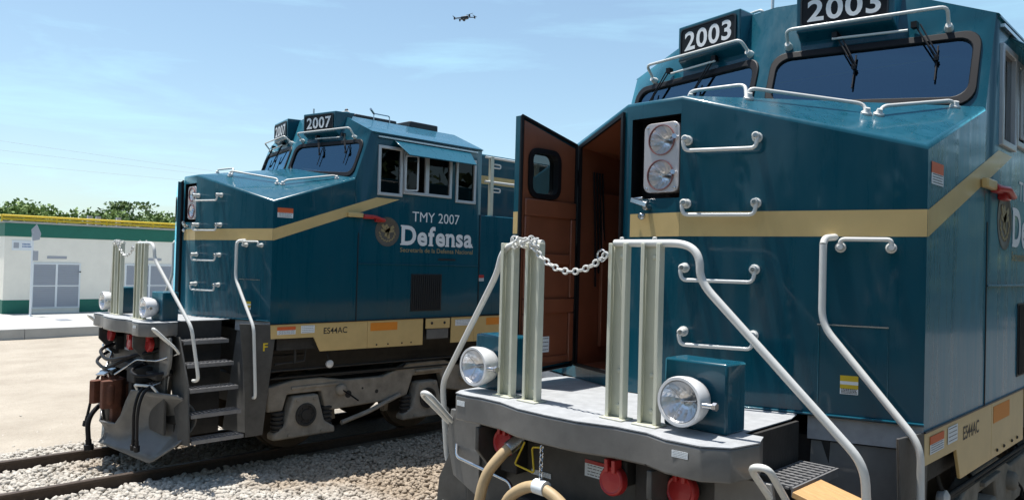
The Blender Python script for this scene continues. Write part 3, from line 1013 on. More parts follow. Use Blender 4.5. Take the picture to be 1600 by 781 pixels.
        text('number', num, nbp(-W_ / 2 + 0.085, -0.084, 0.0085), xd, (0, 0, 1), W_ - 0.17, 0.168, 'letter', nb, bold=0.022, spacing=1.08)
    # side windows, sunshades, mirrors
    for s in (-1, 1):
        for i, (y0, y1, z0, z1) in enumerate(WINS):
            mb = MB()
            fw = 0.032
            ring(mb, [(s * 1.475, y, z) for y, z in ((y0 + fw, z0 + fw), (y1 - fw, z0 + fw), (y1 - fw, z1 - fw), (y0 + fw, z1 - fw))],
                 [(s * 1.475, y, z) for y, z in ((y0 - 0.012, z0 - 0.012), (y1 + 0.012, z0 - 0.012), (y1 + 0.012, z1 + 0.012), (y0 - 0.012, z1 + 0.012))], (s * 0.05, 0, 0))
            if i == 1:
                mb.box(min(s * 1.48, s * 1.52), max(s * 1.48, s * 1.52), 2.90, 2.97, z0, z1)
            w = mb.build('side_window', 'alu', P, bevel=0.006)
            panes = [(y0, y1)] if i != 1 else [(2.97, y1)]
            for a, c in panes:
                mb = MB(); mb.poly([(s * 1.492, a + 0.005, z0 + 0.005), (s * 1.492, c - 0.005, z0 + 0.005), (s * 1.492, c - 0.005, z1 - 0.005), (s * 1.492, a + 0.005, z1 - 0.005)])
                mb.build('pane', 'dglass', w, smooth=False)
        # wind deflector wing beside the middle window
        mb = MB()
        lo = rrect(0, 0.20, 3.67, 4.20, 0.03)
        li = rrect(0.025, 0.175, 3.695, 4.175, 0.02)
        f_ = lambda a, z: Vector((s * (1.53 + a * 0.55), 2.50 + a * 0.85, z))
        ring(mb, [f_(a, z) for a, z in li], [f_(a, z) for a, z in lo], (s * 0.012, -0.008, 0))
        wd = mb.build('wind_deflector', 'alu', P)
        mb = MB(); mb.poly([f_(a, z) for a, z in li]); mb.build('pane', 'lens', wd, smooth=False)
        # sunshade
        mb = MB()
        mb.prism([(s * 1.505, 2.30, 4.405), (s * 1.505, 3.80, 4.405), (s * 1.82, 3.66, 4.165), (s * 1.82, 2.36, 4.165)], (s * -0.004, 0, -0.014))
        sh = mb.build('sunshade', 'teal', P, bevel=0.004)
        mb = MB(); mb.box(min(s * 1.502, s * 1.53), max(s * 1.502, s * 1.53), 2.02, 3.95, 4.402, 4.425)
        mb.build('sunshade_rail', 'steel', sh)
        # rain gutter
        mb = MB(); mb.box(min(s * 1.50, s * 1.518), max(s * 1.50, s * 1.518), 1.95, 4.07, 4.455, 4.47)
        mb.build('rain_gutter', 'teal', P)
    # ---------------- tan stripe
    mb = MB()
    e = 0.0022
    mb.poly([fr(0.2115, 2.856, e), fr(1.5005, 2.866, e), fr(1.5005, 3.017, e), fr(0.2115, 3.007, e)])
    mb.poly([(-0.165, -e, 2.853), (0.2115, -e, 2.856), (0.2115, -e, 3.007), (-0.165, -e, 3.004)])
    mb.build('tan_stripe', 'tan', nose, smooth=False, recalc=False); mb = MB()
    mb.poly([fr(-0.765, 2.856, e), fr(-1.5, 2.866, e), fr(-1.5, 3.017, e), fr(-0.765, 3.007, e)])
    mb.build('tan_stripe', 'tan', nose, smooth=False, recalc=False)
    for s in (-1, 1):
        mb = MB()
        x = s * (1.5 + e)
        mb.poly([(x, 0.453, 2.866), (x, 0.47, 2.866), (x, 0.47, 3.017), (x, 0.453, 3.017)])
        mb.poly([(x, 0.47, 2.866), (x, 2.44, 3.54), (x, 2.03, 3.54), (x, 0.47, 3.017)])
        mb.build('tan_stripe', 'tan', nose, smooth=False, recalc=False)
    # ---------------- grab irons on the nose
    for z in (3.455, 3.06, 2.66, 2.265):
        mb = MB()
        zb_, zl = z, z - 0.075
        xs_ = (0.25, 0.645)
        path = [fr(xs_[0], zb_, 0.0), fr(xs_[0], zb_, 0.075), fr(xs_[0] - 0.012, zb_ - 0.01, 0.085), fr(xs_[0] + 0.0, zl, 0.085), fr(xs_[1], zl, 0.085), fr(xs_[1] + 0.012, zb_ - 0.01, 0.085), fr(xs_[1], zb_, 0.075), fr(xs_[1], zb_, 0.0)]
        mb.tube(fil(path, 0.03, 4), 0.0125, 8)
        for x in xs_:
            mb.lathe(fr(x, zb_, 0.0), NFR, [(0.032, 0), (0.032, 0.012), (0.024, 0.016), (0.024, 0.085), (0.016, 0.098)], 12)
        gi = mb.build('grab_iron', 'rail', P)
        for x in xs_:
            mb = MB(); mb.lathe(fr(x, zb_, 0.097), NFR, [(0.012, 0), (0.012, 0.008)], 6); mb.build('bolt', 'steel', gi)
    mb = MB()
    path = [fr(1.09, 2.80, 0.0), fr(1.09, 2.80, 0.06), fr(1.09, 2.845, 0.07), fr(1.335, 2.845, 0.07), fr(1.335, 2.80, 0.06), fr(1.335, 2.80, 0)]
    mb.tube(fil(path, 0.025, 4), 0.0125, 8)
    for x in (1.09, 1.335):
        mb.lathe(fr(x, 2.80, 0.0), NFR, [(0.03, 0), (0.03, 0.012), (0.022, 0.016), (0.022, 0.06), (0.014, 0.078)], 12)
    mb.build('grab_iron', 'rail', P)
    # rails on top of the nose
    def top_pt(x, y, h=0.0):
        a = Vector((0.21, 0, 3.742)); bb = Vector((1.5, 0.453, 3.37)); c_ = Vector((1.5, 1.672, 3.785))
        nn = (bb - a).cross(c_ - a); 
        z = a.z - (nn.x * (x - a.x) + nn.y * (y - a.y)) / nn.z
        return Vector((x, y, z + h))
    for pts in ([(0.05, 0.35, 3.80), (0.05, 0.35, 3.855), (0.42, 0.42, 3.86), (0.46, 0.36, 3.735)],
                [tuple(top_pt(0.49, 0.33)), tuple(top_pt(0.49, 0.33, 0.07)), tuple(top_pt(1.05, 0.74, 0.055)), tuple(top_pt(1.07, 0.72))],
                [tuple(top_pt(1.125, 0.77)), tuple(top_pt(1.14, 0.80, 0.055)), tuple(top_pt(1.36, 1.43, 0.045)), tuple(top_pt(1.37, 1.45))]):
        mb = MB()
        mb.tube(fil(pts, 0.05), 0.0125, 8)
        for p in (pts[0], pts[-1]):
            mb.lathe(p, (0.36, -0.3, 0.88), [(0.032, -0.01), (0.032, 0.012), (0.02, 0.02), (0.016, 0.04)], 12)
        mb.build('nose_rail', 'rail', P)
    # ---------------- deck and anticlimber
    half = [(0.0, -0.985), (0.22, -0.975), (0.42, -0.915), (0.62, -0.905), (0.76, -0.955), (0.95, -0.945), (1.06, -0.86), (1.10, -0.66), (1.05, -0.52), (0.94, -0.52), (0.94, 0.04)]
    lefth = [(0.0, -0.985), (0.22, -0.975), (0.42, -0.915), (0.60, -0.905), (0.72, -0.925), (0.82, -0.92), (0.87, -0.84), (0.89, -0.66), (0.89, -0.52), (0.90, 0.04)]
    plan = half + [(0.90, 0.20), (-0.86, 0.20)] + [(-x, y) for x, y in lefth[::-1][:-1]]
    mb = MB(); mb.prism([(x, y, DECK - 0.006) for x, y in plan], (0, 0, 0.006))
    mb.build('deck', 'lgrey', P, smooth=False)
    beam = half[:10] + [(0.93, -0.62), (0.55, -0.62), (-0.55, -0.62), (-0.86, -0.62)] + [(-x, y) for x, y in lefth[1:9][::-1]]
    mb = MB(); mb.prism([(x, y, 1.66) for x, y in beam], (0, 0, DECK - 0.008 - 1.66))
    mb.build('anticlimber', 'grey', P, bevel=0.012)
    mb = MB()
    mb.box(0.60, 0.64, -0.905, -0.885, 1.66, 1.74); mb.box(0.56, 0.90, -0.90, -0.88, 1.735, 1.765)
    mb.build('footboard_bracket', 'under', P, bevel=0.01)
    for s in (-1, 1):
        mb = MB()
        mb.prism([fr(s * 0.94, DECK - 0.14, -0.002), fr(s * 1.5, DECK - 0.14, -0.002), fr(s * 1.5, DECK - 0.008, -0.002), fr(s * 0.94, DECK - 0.008, -0.002)], (0, 0.02, 0))
        mb.build('deck_edge', 'lgrey', P)
    mb = MB()   # bright kick strip at the nose foot
    mb.prism([fr(0.22, DECK, 0.002), fr(1.5, DECK, 0.002), fr(1.5, DECK, 0.035), fr(0.22, DECK, 0.035)], (0, 0, 0.012))
    mb.build('toe_strip', 'teal', P, bevel=0.003)
    # posts, chain, handrails
    for x in (-0.529, -0.316, 0.316, 0.529):
        mb = MB()
        t = 0.006
        w_ = 0.059
        # pressed channel with flanges
        prof_ = [(-w_, 0.0), (w_, 0.0), (w_, -0.05), (w_ - 0.022, -0.05), (w_ - 0.022, -0.05 + t), (w_ - t, -0.05 + t), (w_ - t, -t), (-w_ + t, -t), (-w_ + t, -0.05 + t), (-w_ + 0.022, -0.05 + t), (-w_ + 0.022, -0.05), (-w_, -0.05)]
        mb.prism([(x + a, -0.73 + c, DECK + 0.0095) for a, c in prof_], (0, 0, 0.945))
        po = mb.build('handrail_post', 'post', P, bevel=0.004)
        for z in (DECK + 0.07, DECK + 0.26, DECK + 0.88):
            mb = MB(); mb.lathe((x, -0.7365, z), (0, -1, 0), [(0.014, 0), (0.014, 0.006), (0.006, 0.01)], 8)
            mb.build('bolt', 'post', po)
        mb = MB(); mb.box(x - 0.075, x + 0.075, -0.81, -0.70, DECK + 0.0005, DECK + 0.009); mb.build('foot_plate', 'post', po, bevel=0.003)
        mb = MB(); mb.lathe((x, -0.74, DECK + 0.955), (0, 0, 1), [(0.012, 0.0), (0.012, 0.03), (0.007, 0.034)], 8); mb.build('rail_bolt', 'rail', po)
    zt = DECK + 0.955
    mb = MB()
    mb.tube(fil([(0.27, -0.74, zt), (0.72, -0.74, zt), (0.80, -0.74, zt - 0.06), (0.80, -0.735, zt - 0.19), (1.55, -0.56, 1.80), (1.55, -0.46, 1.20), (1.50, -0.46, 1.16), (1.40, -0.46, 1.15)], 0.09, 6), 0.0205, 12)
    mb.build('handrail', 'rail', P)
    mb = MB()
    mb.tube(fil([(-0.27, -0.74, zt), (-0.52, -0.74, zt), (-0.62, -0.74, zt - 0.06), (-0.66, -0.735, zt - 0.19), (-1.40, -0.54, 1.78), (-1.42, -0.46, 1.22), (-1.36, -0.46, 1.16), (-1.20, -0.46, 1.15)], 0.09, 6), 0.0205, 12)
    mb.build('handrail', 'rail', P)
    for s in (-1, 1):
        mb = MB()
        mb.tube(fil([(s * 1.035, 0.20, 2.815), (s * 1.035, 0.20, 2.36), (s * 1.555, 0.21, 1.77), (s * 1.555, 0.26, 0.93), (s * 1.54, 0.26, 0.89), (s * 1.50, 0.26, 0.885)], 0.09, 6), 0.0205, 12)
        mb.tube(fil([(s * 1.035, 0.20, 2.815), (s * 1.035, 0.22, 2.85), (s * 1.06, 0.31, 2.86)], 0.03), 0.0205, 12)
        mb.build('handrail', 'rail', P)
    # safety chain
    pts = []
    for k in range(25):
        t = k / 24
        x = -0.315 + 0.60 * t
        sag = 0.16 * (1 - (2 * t - 1.06) ** 2 / 1.12)
        pts.append((x, -0.80, zt - 0.005 - max(0, sag)))
    mb = MB()
    mb.tube([(0.225 + 0.03 * math.cos(2 * math.pi * k / 16), -0.80, zt - 0.07 + 0.03 * math.sin(2 * math.pi * k / 16)) for k in range(16)], 0.006, 6, closed=True)
    sc2 = mb.build('safety_chain', 'steel', P)
    chain(sc2, pts, 0.052, 0.0065)
    wrap = []
    for k in range(34):
        a = k * 0.55
        wrap.append((-0.42 + 0.0075 * k - 0.08 + 0.02 * math.sin(a * 1.7), -0.775 + 0.045 * math.sin(a), zt + 0.0 + 0.03 * math.cos(a)))
    chain(sc2, wrap, 0.052, 0.0065)
    # ditch lights
    for s, dx_ in ((1, 0.757), (-1, 0.757)):
        mb = MB()
        x = s * dx_
        mb.lathe((x, -0.80, 1.995), (0, -1, 0), [(0.026, -0.16), (0.066, -0.14), (0.100, -0.10), (0.118, -0.05), (0.125, 0.0), (0.126, 0.028), (0.122, 0.040), (0.108, 0.040), (0.104, 0.03), (0.102, 0.0)], 32, cap=False)
        dl = mb.build('ditch_light', 'white', P)
        lamp(dl, (x, -0.835, 1.995), (0, -1, 0), 0.103, 0.08)
        mb = MB()
        mb.tube([(x + 0.120, -0.82, 1.995), (x + 0.175, -0.81, 1.995)], 0.014, 8)
        mb.lathe((x + 0.175, -0.81, 1.995), (1, 0, 0), [(0.02, 0), (0.02, 0.02)], 6)
        mb.build('adjusting_screw', 'steel', dl)
        mb = MB()
        x0, x1 = (0.56, 0.925) if s > 0 else (-0.92, -0.575)
        mb.box(x0, x1, -0.665, -0.47, DECK + 0.001, 2.185)
        bx_ = mb.build('light_box', 'teal', dl, bevel=0.012)
    # uncoupling levers
    for s in (-1, 1):
        mb = MB()
        x = s * 1.2
        loop = fil([(x - 0.045, -0.60, 1.53), (x - 0.05, -0.86, 1.76), (x + 0.05, -0.88, 1.78), (x + 0.05, -0.62, 1.53), (x, -0.56, 1.46)], 0.06, 6)
        mb.tube(loop, 0.017, 10)
        ul = mb.build('uncoupling_lever', 'rail', P)
        mb = MB()
        mb.tube(fil([(x, -0.56, 1.46), (s * 1.0, -0.74, 1.36), (s * 0.45, -0.78, 1.32), (s * 0.2, -0.95, 1.12)], 0.05), 0.012, 8)
        mb.build('lever_rod', 'steel', ul)
    # ---------------- pilot
    mb = MB(); mb.box(-1.0, 1.0, -0.64, -0.60, 0.45, 1.645)
    mb.build('pilot_plate', 'dgrey', P, bevel=0.01)
    for s in (-1, 1):
        mb = MB()
        mb.prism([(s * 0.62, y, z) for y, z in ((-0.90, 1.64), (-0.90, 1.5), (-0.70, 1.28), (-0.645, 1.28), (-0.645, 1.64))], (s * 0.03, 0, 0))
        mb.build('gusset', 'dgrey', P, bevel=0.005)
        mb = MB()
        mb.prism([(s * 0.86, -0.66, 1.645), (s * 1.16, -0.66, 1.645), (s * 1.20, -0.66, 1.45), (s * 1.12, -0.66, 1.2), (s * 0.86, -0.66, 1.1)], (0, 0.03, 0))
        mb.build('corner_plate', 'grey', P, bevel=0.006)
        mb = MB(); mb.box(min(s * 0.44, s * 0.58), max(s * 0.44, s * 0.58), -0.74, -0.64, 1.36, 1.64)
        mb.build('bracket', 'under', P, bevel=0.006)
    # multiple-unit receptacle covers
    for (x, z, rr_, yo) in ((0.36, 1.535, 0.078, -0.10), (0.72, 1.545, 0.085, 0.0), (-0.50, 1.575, 0.085, -0.06)):
        mb = MB()
        mb.box(x - 0.06, x + 0.06, -0.69 + yo, -0.64, z - 0.05, z + 0.09)
        rc = mb.build('receptacle', 'under', P, bevel=0.01)
        mb = MB()
        mb.lathe((x, -0.745 + yo, z - 0.015), (0, -1, 0.12), [(rr_ * 0.5, -0.05), (rr_, -0.045), (rr_, 0.0), (rr_ * 0.86, 0.012), (rr_ * 0.8, 0.004), (0.004, 0.01)], 24)
        mb.box(x - 0.035, x - 0.012, -0.765 + yo, -0.70 + yo, z + 0.03, z + 0.10)
        mb.box(x + 0.012, x + 0.035, -0.765 + yo, -0.70 + yo, z + 0.03, z + 0.10)
        mb.build('receptacle_cover', 'red', rc, bevel=0.004)
    label_plate(P, (0.02, -0.643, 1.44), (1, 0, 0), (0, 0, 1), 0.30, 0.095, [(0, 0.78, 'sign'), (0.78, 1, 'red')])
    label_plate(P, (0.80, -0.956, 1.755), (0.9986, 0.0526, 0), (0, 0, 1), 0.085, 0.032, [(0, 1, 'sign')], 'small_label')
    label_plate(P, (-0.80, -0.9235, 1.755), (0.9987, -0.05, 0), (0, 0, 1), 0.075, 0.032, [(0, 1, 'sign')], 'small_label')
    label_plate(P, (-0.40, -0.6435, 1.36), (1, 0, 0), (0, 0, 1), 0.16, 0.03, [(0, 1, 'sign')], 'small_label')
    # coupler
    mb = MB()
    mb.box(-0.10, 0.10, -0.88, -0.40, 0.77, 0.97)
    mb.prism([(-0.11, -0.78, 0.70), (0.11, -0.78, 0.70), (0.20, -0.86, 0.70), (0.24, -0.98, 0.70), (0.225, -1.09, 0.70), (0.15, -1.10, 0.70), (0.12, -1.00, 0.70), (0.05, -0.945, 0.70), (-0.06, -0.945, 0.70), (-0.13, -0.99, 0.70), (-0.21, -0.93, 0.70), (-0.20, -0.85, 0.70)], (0, 0, 0.35))
    mb.prism([(-0.02, -0.93, 0.50), (0.09, -0.93, 0.50), (0.12, -0.82, 0.50), (-0.05, -0.82, 0.50)], (0, 0, 0.21))
    mb.lathe((0.035, -0.875, 0.45), (0, 0, 1), [(0.035, 0), (0.045, 0.03), (0.045, 0.06)], 10)
    mb.box(-0.13, 0.13, -0.87, -0.80, 0.97, 1.06)
    mb.lathe((0.19, -1.0, 0.74), (0, 0, 1), [(0.05, 0), (0.065, 0.04), (0.065, 0.24), (0.045, 0.29)], 12)
    mb.lathe((0.02, -0.90, 1.02), (0, 0, 1), [(0.07, 0), (0.06, 0.05), (0.035, 0.07)], 12)
    mb.lathe((-0.22, -0.87, 0.86), (1, 0, 0), [(0.05, 0), (0.075, 0.03), (0.075, 0.10), (0.05, 0.14)], 12)
    cp = mb.build('coupler', 'rust', P, bevel=0.035, seg=3)
    mb = MB()
    mb.prism([(-0.20, -0.95, 0.72), (-0.13, -1.00, 0.72), (-0.11, -1.09, 0.72), (-0.16, -1.13, 0.72), (-0.23, -1.10, 0.72), (-0.265, -1.0, 0.72)], (0, 0, 0.29))
    mb.lathe((-0.17, -0.965, 0.655), (0, 0, 1), [(0.032, 0), (0.032, 0.41), (0.044, 0.41), (0.044, 0.435), (0.02, 0.45)], 12)
    mb.build('knuckle', 'rust', cp, bevel=0.03, seg=3)
    mb = MB(); mb.obox((-0.03, -0.98, 1.13), (1, 0.2, 0.1), (0, 1, 0.5), (0, -0.5, 1), 0.10, 0.08, 0.010)
    mb.tube([(-0.03, -0.93, 1.05), (-0.03, -0.96, 1.12)], 0.02, 8)
    mb.build('number_tag', 'steel', cp)
    mb = MB(); mb.box(-0.40, 0.40, -0.80, -0.60, 0.56, 0.70); mb.box(-0.40, -0.30, -0.82, -0.60, 0.70, 1.15); mb.box(0.30, 0.40, -0.82, -0.60, 0.70, 1.15); mb.box(-0.40, 0.40, -0.80, -0.60, 1.15, 1.26)
    mb.build('coupler_pocket', 'under', P, bevel=0.015)
    # plow: concave plate in two swept wings, cut away under the coupler
    for s in (-1, 1):
        rows, cols = 12, 16
        vs = []
        for j in range(cols):
            q = j / (cols - 1)
            x = 0.015 + 1.285 * q
            zb2 = 0.24 - 0.20 * min(q, 0.68) if q < 0.68 else 0.104 + (q - 0.68) * 0.85
            kk = min(1, max(0, (q - 0.20) / 0.22)); kk = kk * kk * (3 - 2 * kk)
            zt2 = 0.52 + 0.45 * kk
            ye = -1.04 + 0.44 * q
            for i in range(rows):
                t = i / (rows - 1)
                z = zb2 + (zt2 - zb2) * t
                y = ye + (0.07 + 0.17 * kk) * math.sin(math.pi * t) ** 0.9
                vs.append((s * x, y, z))
        fs = [(j * rows + i, (j + 1) * rows + i, (j + 1) * rows + i + 1, j * rows + i + 1) for i in range(rows - 1) for j in range(cols - 1)]
        mb = MB(); mb.add(vs, fs)
        pw = mb.build('plow', 'grey', P)
        so_ = pw.modifiers.new('thick', 'SOLIDIFY'); so_.thickness = 0.02; so_.offset = 0
        mb = MB()
        mb.tube(fil([(s * 0.62, -0.80, 0.95), (s * 0.64, -0.86, 1.04), (s * 0.92, -0.76, 1.05), (s * 0.94, -0.68, 0.95)], 0.03), 0.017, 8)
        mb.build('plow_handle', 'rail', pw)
        mb = MB()
        mb.prism([(s * a_, -0.60 + 0.34 * (a_ - 0.6) - 0.03, z_) for a_, z_ in rrect(0.74, 1.06, 0.56, 0.88, 0.06, 4)], (0, 0.05, 0))
        mb.build('hose_pocket', 'under', pw, bevel=0.01)
    # air hoses
    def hose(path, r, m_, glad=True):
        mb = MB(); mb.tube(fil(path, 0.18, 7), r, 16)
        h = mb.build('air_hose', m_, P)
        if glad:
            p, q = Vector(path[-1]), Vector(path[-2])
            d_ = (p - q).normalized()
            mb = MB(); mb.lathe(p - d_ * 0.03, d_, [(r * 1.25, 0), (r * 1.25, 0.06), (r * 2.0, 0.065), (r * 2.0, 0.13), (r * 1.0, 0.14)], 12)
            mb.build('hose_coupling', 'black', h)
            p, q = Vector(path[0]), Vector(path[1])
            d_ = (q - p).normalized()
            mb = MB(); mb.lathe(p, d_, [(r * 1.3, -0.01), (r * 1.3, 0.09)], 12)
            mb.build('hose_clamp', 'steel', h)
    for x in (0.78, 0.90):
        hose([(x, -0.66, 1.08), (x + 0.01, -0.84, 1.02), (x + 0.03, -0.92, 0.78), (x - 0.06, -0.88, 0.36)], 0.018, 'black')
    for x in (-0.76,):
        hose([(x, -0.66, 1.08), (x, -0.84, 1.02), (x - 0.02, -0.90, 0.78), (x + 0.02, -0.98, 0.42)], 0.018, 'black')
    hose([(-0.26, -0.66, 0.72), (-0.28, -0.92, 0.72), (-0.24, -1.12, 0.52), (-0.22, -1.10, 0.22)], 0.03, 'black')
    if beige:
        hose([(-0.36, -0.80, 1.60), (-0.40, -0.90, 1.53), (-0.50, -0.98, 1.36), (-0.52, -1.0, 0.95), (-0.36, -1.02, 0.80)], 0.033, 'hose')
        hose([(-0.40, -0.92, 0.9), (-0.34, -0.96, 1.27), (-0.10, -0.98, 1.43), (0.08, -0.98, 1.41), (0.22, -0.97, 1.30), (0.30, -0.94, 0.9)], 0.033, 'hose')
        mb = MB(); mb.tube([(-0.06, -0.978, 1.425), (0.02, -0.98, 1.425)], 0.042, 12)
        hc = mb.build('hanger_clamp', 'sign', P)
        chain(hc, [(-0.02, -0.978, 1.655), (-0.022, -0.979, 1.46)], 0.036, 0.004, 'chain_link', 'steel')
        mb = MB(); mb.tube(fil([(-0.30, -0.82, 1.60), (-0.36, -0.84, 1.46), (-0.20, -0.84, 1.44), (-0.24, -0.82, 1.58), (-0.14, -0.84, 1.60)], 0.02), 0.006, 8)
        mb.build('valve_handle', 'yellow', P)
    else:
        hose([(-0.50, -0.66, 1.45), (-0.45, -0.95, 1.38), (0.0, -1.0, 1.28), (0.5, -0.95, 1.36), (0.72, -0.66, 1.45)], 0.022, 'black')
        hose([(-0.70, -0.66, 1.36), (-0.6, -0.95, 1.22), (-0.1, -0.98, 1.15), (0.30, -0.90, 1.30), (0.38, -0.66, 1.4)], 0.02, 'black')
        hose([(0.55, -0.66, 1.30), (0.6, -0.92, 1.22), (0.85, -0.9, 1.16), (1.0, -0.66, 1.2)], 0.02, 'black')
    mb = MB(); mb.box(0.35, 0.62, -0.86, -0.64, 1.05, 1.24); mb.box(0.64, 0.98, -0.74, -0.64, 1.12, 1.20)
    mb.build('valve_block', 'under', P, bevel=0.015)
    # ---------------- steps
    treads = [(1.605, 0.99, 1.20), (1.335, 1.10, 1.32), (1.048, 1.20, 1.42), (0.755, 1.27, 1.48), (0.455, 1.30, 1.52)]
    for s in (-1, 1):
        for k, (z, x0, x1) in enumerate(treads):
            y0, y1 = -0.50, 0.06 + 0.02 * k
            mb = MB()
            def bx(a, b_, c, d_, e_, f_):
                mb.box(min(s * a, s * b_), max(s * a, s * b_), c, d_, e_, f_)
            bx(x0, x0 + 0.012, y0, y1, z - 0.045, z); bx(x1 - 0.012, x1, y0, y1, z - 0.045, z)
            for j in range(4):
                xx = x0 + 0.012 + (x1 - x0 - 0.024) * (j + 0.5) / 4
                bx(xx - 0.009, xx + 0.009, y0, y1, z - 0.012, z - 0.002)
            ny = 11
            for j in range(ny):
                yj = y0 + (y1 - y0) * (j + 0.5) / ny
                bx(x0 + 0.012, x1 - 0.012, yj - 0.010, yj + 0.010, z - 0.013, z + 0.004)
            mb.build('step', 'tread', P, smooth=False)
        # back of the step well, front and rear cheek plates
        mb = MB()
        mb.prism([(s * 0.955, y, z) for y, z in ((-0.50, DECK - 0.01), (0.06, DECK - 0.01), (0.06, 0.40), (-0.50, 0.40))], (s * 0.02, 0, 0))
        mb.build('step_riser', 'under', P, smooth=False)
        mb = MB()
        mb.prism([fr(s * 0.96, DECK - 0.15, -0.02), fr(s * 1.485, DECK - 0.15, -0.02), (s * 1.485, 0.30, 0.42), (s * 0.96, 0.12, 0.42)], (0, 0.02, 0))
        mb.build('step_well', 'grey', P, smooth=False)
        mb = MB()
        mb.prism([(s * 1.486, y, z) for y, z in ((0.05, DECK - 0.012), (0.545, DECK - 0.045), (0.53, 1.60), (0.40, 0.40), (0.17, 0.40), (0.15, 0.95))], (s * 0.016, 0, 0))
        mb.build('step_side_plate', 'dgrey', P, bevel=0.004)
        mb = MB()
        mb.prism([(s * 0.93, -0.53, 1.645), (s * 1.12, -0.53, 1.645), (s * 1.42, -0.53, 1.1), (s * 1.50, -0.53, 0.40), (s * 1.20, -0.53, 0.36), (s * 0.93, -0.53, 1.0)], (0, 0.02, 0))
        mb.build('step_cheek_plate', 'dgrey', P, bevel=0.004)
    text('letter_mark', 'F', (1.5035, 0.37, 1.46), (0, 1, 0), (0, 0, 1), 0.065, 0.10, 'yellow', P, bold=0.02)
    # ---------------- side sill
    for s in (-1, 1):
        def sp(pts, name, material, x=1.503, d_=0.02):
            mb = MB(); mb.prism([(s * (x - d_), y, z) for y, z in pts], (s * d_, 0, 0))
            return mb.build(name, material, P, bevel=0.003)
        sp(((0.46, 1.785), (0.47, 1.605), (1.09, 1.60), (1.19, 1.405), (1.94, 1.40), (1.94, 1.785)), 'sill_panel', 'tan')
        sp(((1.945, 1.785), (1.945, 1.40), (2.94, 1.39), (2.94, 1.785)), 'sill_panel', 'tan')
        sp(((3.50, 1.785), (3.50, 1.39), (3.98, 1.385), (3.98, 1.785)), 'sill_panel', 'tan')
        sp(((3.985, 1.785), (3.985, 1.385), (6.5, 1.38), (6.5, 1.785)), 'sill_panel', 'tan')
        sp(((2.99, 1.78), (2.99, 1.63), (3.46, 1.625), (3.46, 1.78)), 'jack_pad', 'tan', 1.515)
        sp(((3.02, 1.62), (3.02, 1.47), (3.44, 1.47), (3.44, 1.62)), 'jack_pad', 'grey', 1.505)
        mb = MB()
        for y in (3.10, 3.35):
            mb = MB(); mb.lathe((s * 1.5155, y, 1.71), (s, 0, 0), [(0.022, 0), (0.022, 0.006), (0.012, 0.01)], 10); mb.build('bolt', 'under', P)
        for y in (2.10, 2.30, 2.55, 2.72):
            mb = MB(); mb.lathe((s * 1.5035, y, 1.44), (s, 0, 0), [(0.012, 0), (0.012, 0.006), (0.006, 0.01)], 8); mb.build('bolt', 'under', P)
        mb = MB(); mb.box(min(s * 1.46, s * 1.512), max(s * 1.46, s * 1.512), 0.455, 6.5, 1.787, 1.796)
        mb.build('body_base_trim', 'dark', P)
    label_plate(P, (1.5055, 0.555, 1.655), (0, 1, 0), (0, 0, 1), 0.26, 0.10, [(0, 0.55, 'sign'), (0.55, 1, 'dorange')])
    label_plate(P, (1.5055, 0.895, 1.66), (0, 1, 0), (0, 0, 1), 0.20, 0.10, [(0, 1, 'sign')])
    text('model_lettering', 'ES44AC', (1.5045, 1.235, 1.635), (0, 1, 0), (0, 0, 1), 0.37, 0.085, 'bletter', P, bold=0.012)
    mb = MB(); mb.box(1.5035, 1.5055, 1.99, 2.46, 1.64, 1.755); mb.build('orange_plate', 'orange', P, smooth=False)
    mb = MB(); mb.box(1.5035, 1.5055, 4.25, 4.75, 1.64, 1.755); mb.build('orange_plate', 'orange', P, smooth=False)
    label_plate(P, (1.5055, 3.58, 1.65), (0, 1, 0), (0, 0, 1), 0.34, 0.095, [(0, 1, 'sign')])
    # side markings
    label_plate(P, (1.502, 0.51, 3.165), (0, 1, 0), (0, 0, 1), 0.22, 0.125, [(0, 0.5, 'sign'), (0.5, 1, 'dorange')])
    label_plate(P, fr(1.10, 1.965, 0.002), TFR, (0, 0, 1), 0.095, 0.105, [(0, 0.3, 'sign'), (0.3, 0.52, 'yellow'), (0.52, 0.7, 'sign'), (0.7, 1, 'yellow')])
    label_plate(P, (1.502, 4.05, 2.35), (0, 1, 0), (0, 0, 1), 0.12, 0.10, [(0, 0.5, 'sign'), (0.5, 1, 'red')], 'small_label')
    text('number_lettering', 'TMY ' + num, (1.5025, 2.68, 3.235), (0, 1, 0), (0, 0, 1), 0.93, 0.15, 'letter', P, bold=0.0)
    W_, H_ = 1.44, 0.30
    serif_word('name_lettering', 'Defensa', (1.5025, 2.47, 2.875), (0, 1, 0), (0, 0, 1), W_, H_, 'letter', P)
    text('subtitle_lettering', 'Secretar\u00eda de la Defensa Nacional', (1.5025, 2.47, 2.775), (0, 1, 0), (0, 0, 1), W_, 0.07, 'tletter', P, bold=0.01)
    mb = MB()
    mb.lathe((1.5005, 2.235, 3.06), (1, 0, 0), [(0.212, 0), (0.212, 0.003), (0.180, 0.003), (0.176, 0.0015)], 40)
    cr = mb.build('crest', 'crest', P)
    mb = MB()   # raised bird with spread wings and a wreath
    cx, cz = 2.235, 3.06
    def leafy(a0, a1, r_, wdt):
        for k in range(9):
            a = R(a0 + (a1 - a0) * k / 8)
            c_ = Vector((1.5035, cx + r_ * math.cos(a), cz + r_ * math.sin(a)))
            mb.obox(c_, (0, -math.sin(a + 0.5), math.cos(a + 0.5)), (0, math.cos(a + 0.5), math.sin(a + 0.5)), (1, 0, 0), wdt, wdt * 0.45, 0.0015)
    leafy(190, 350, 0.135, 0.022)
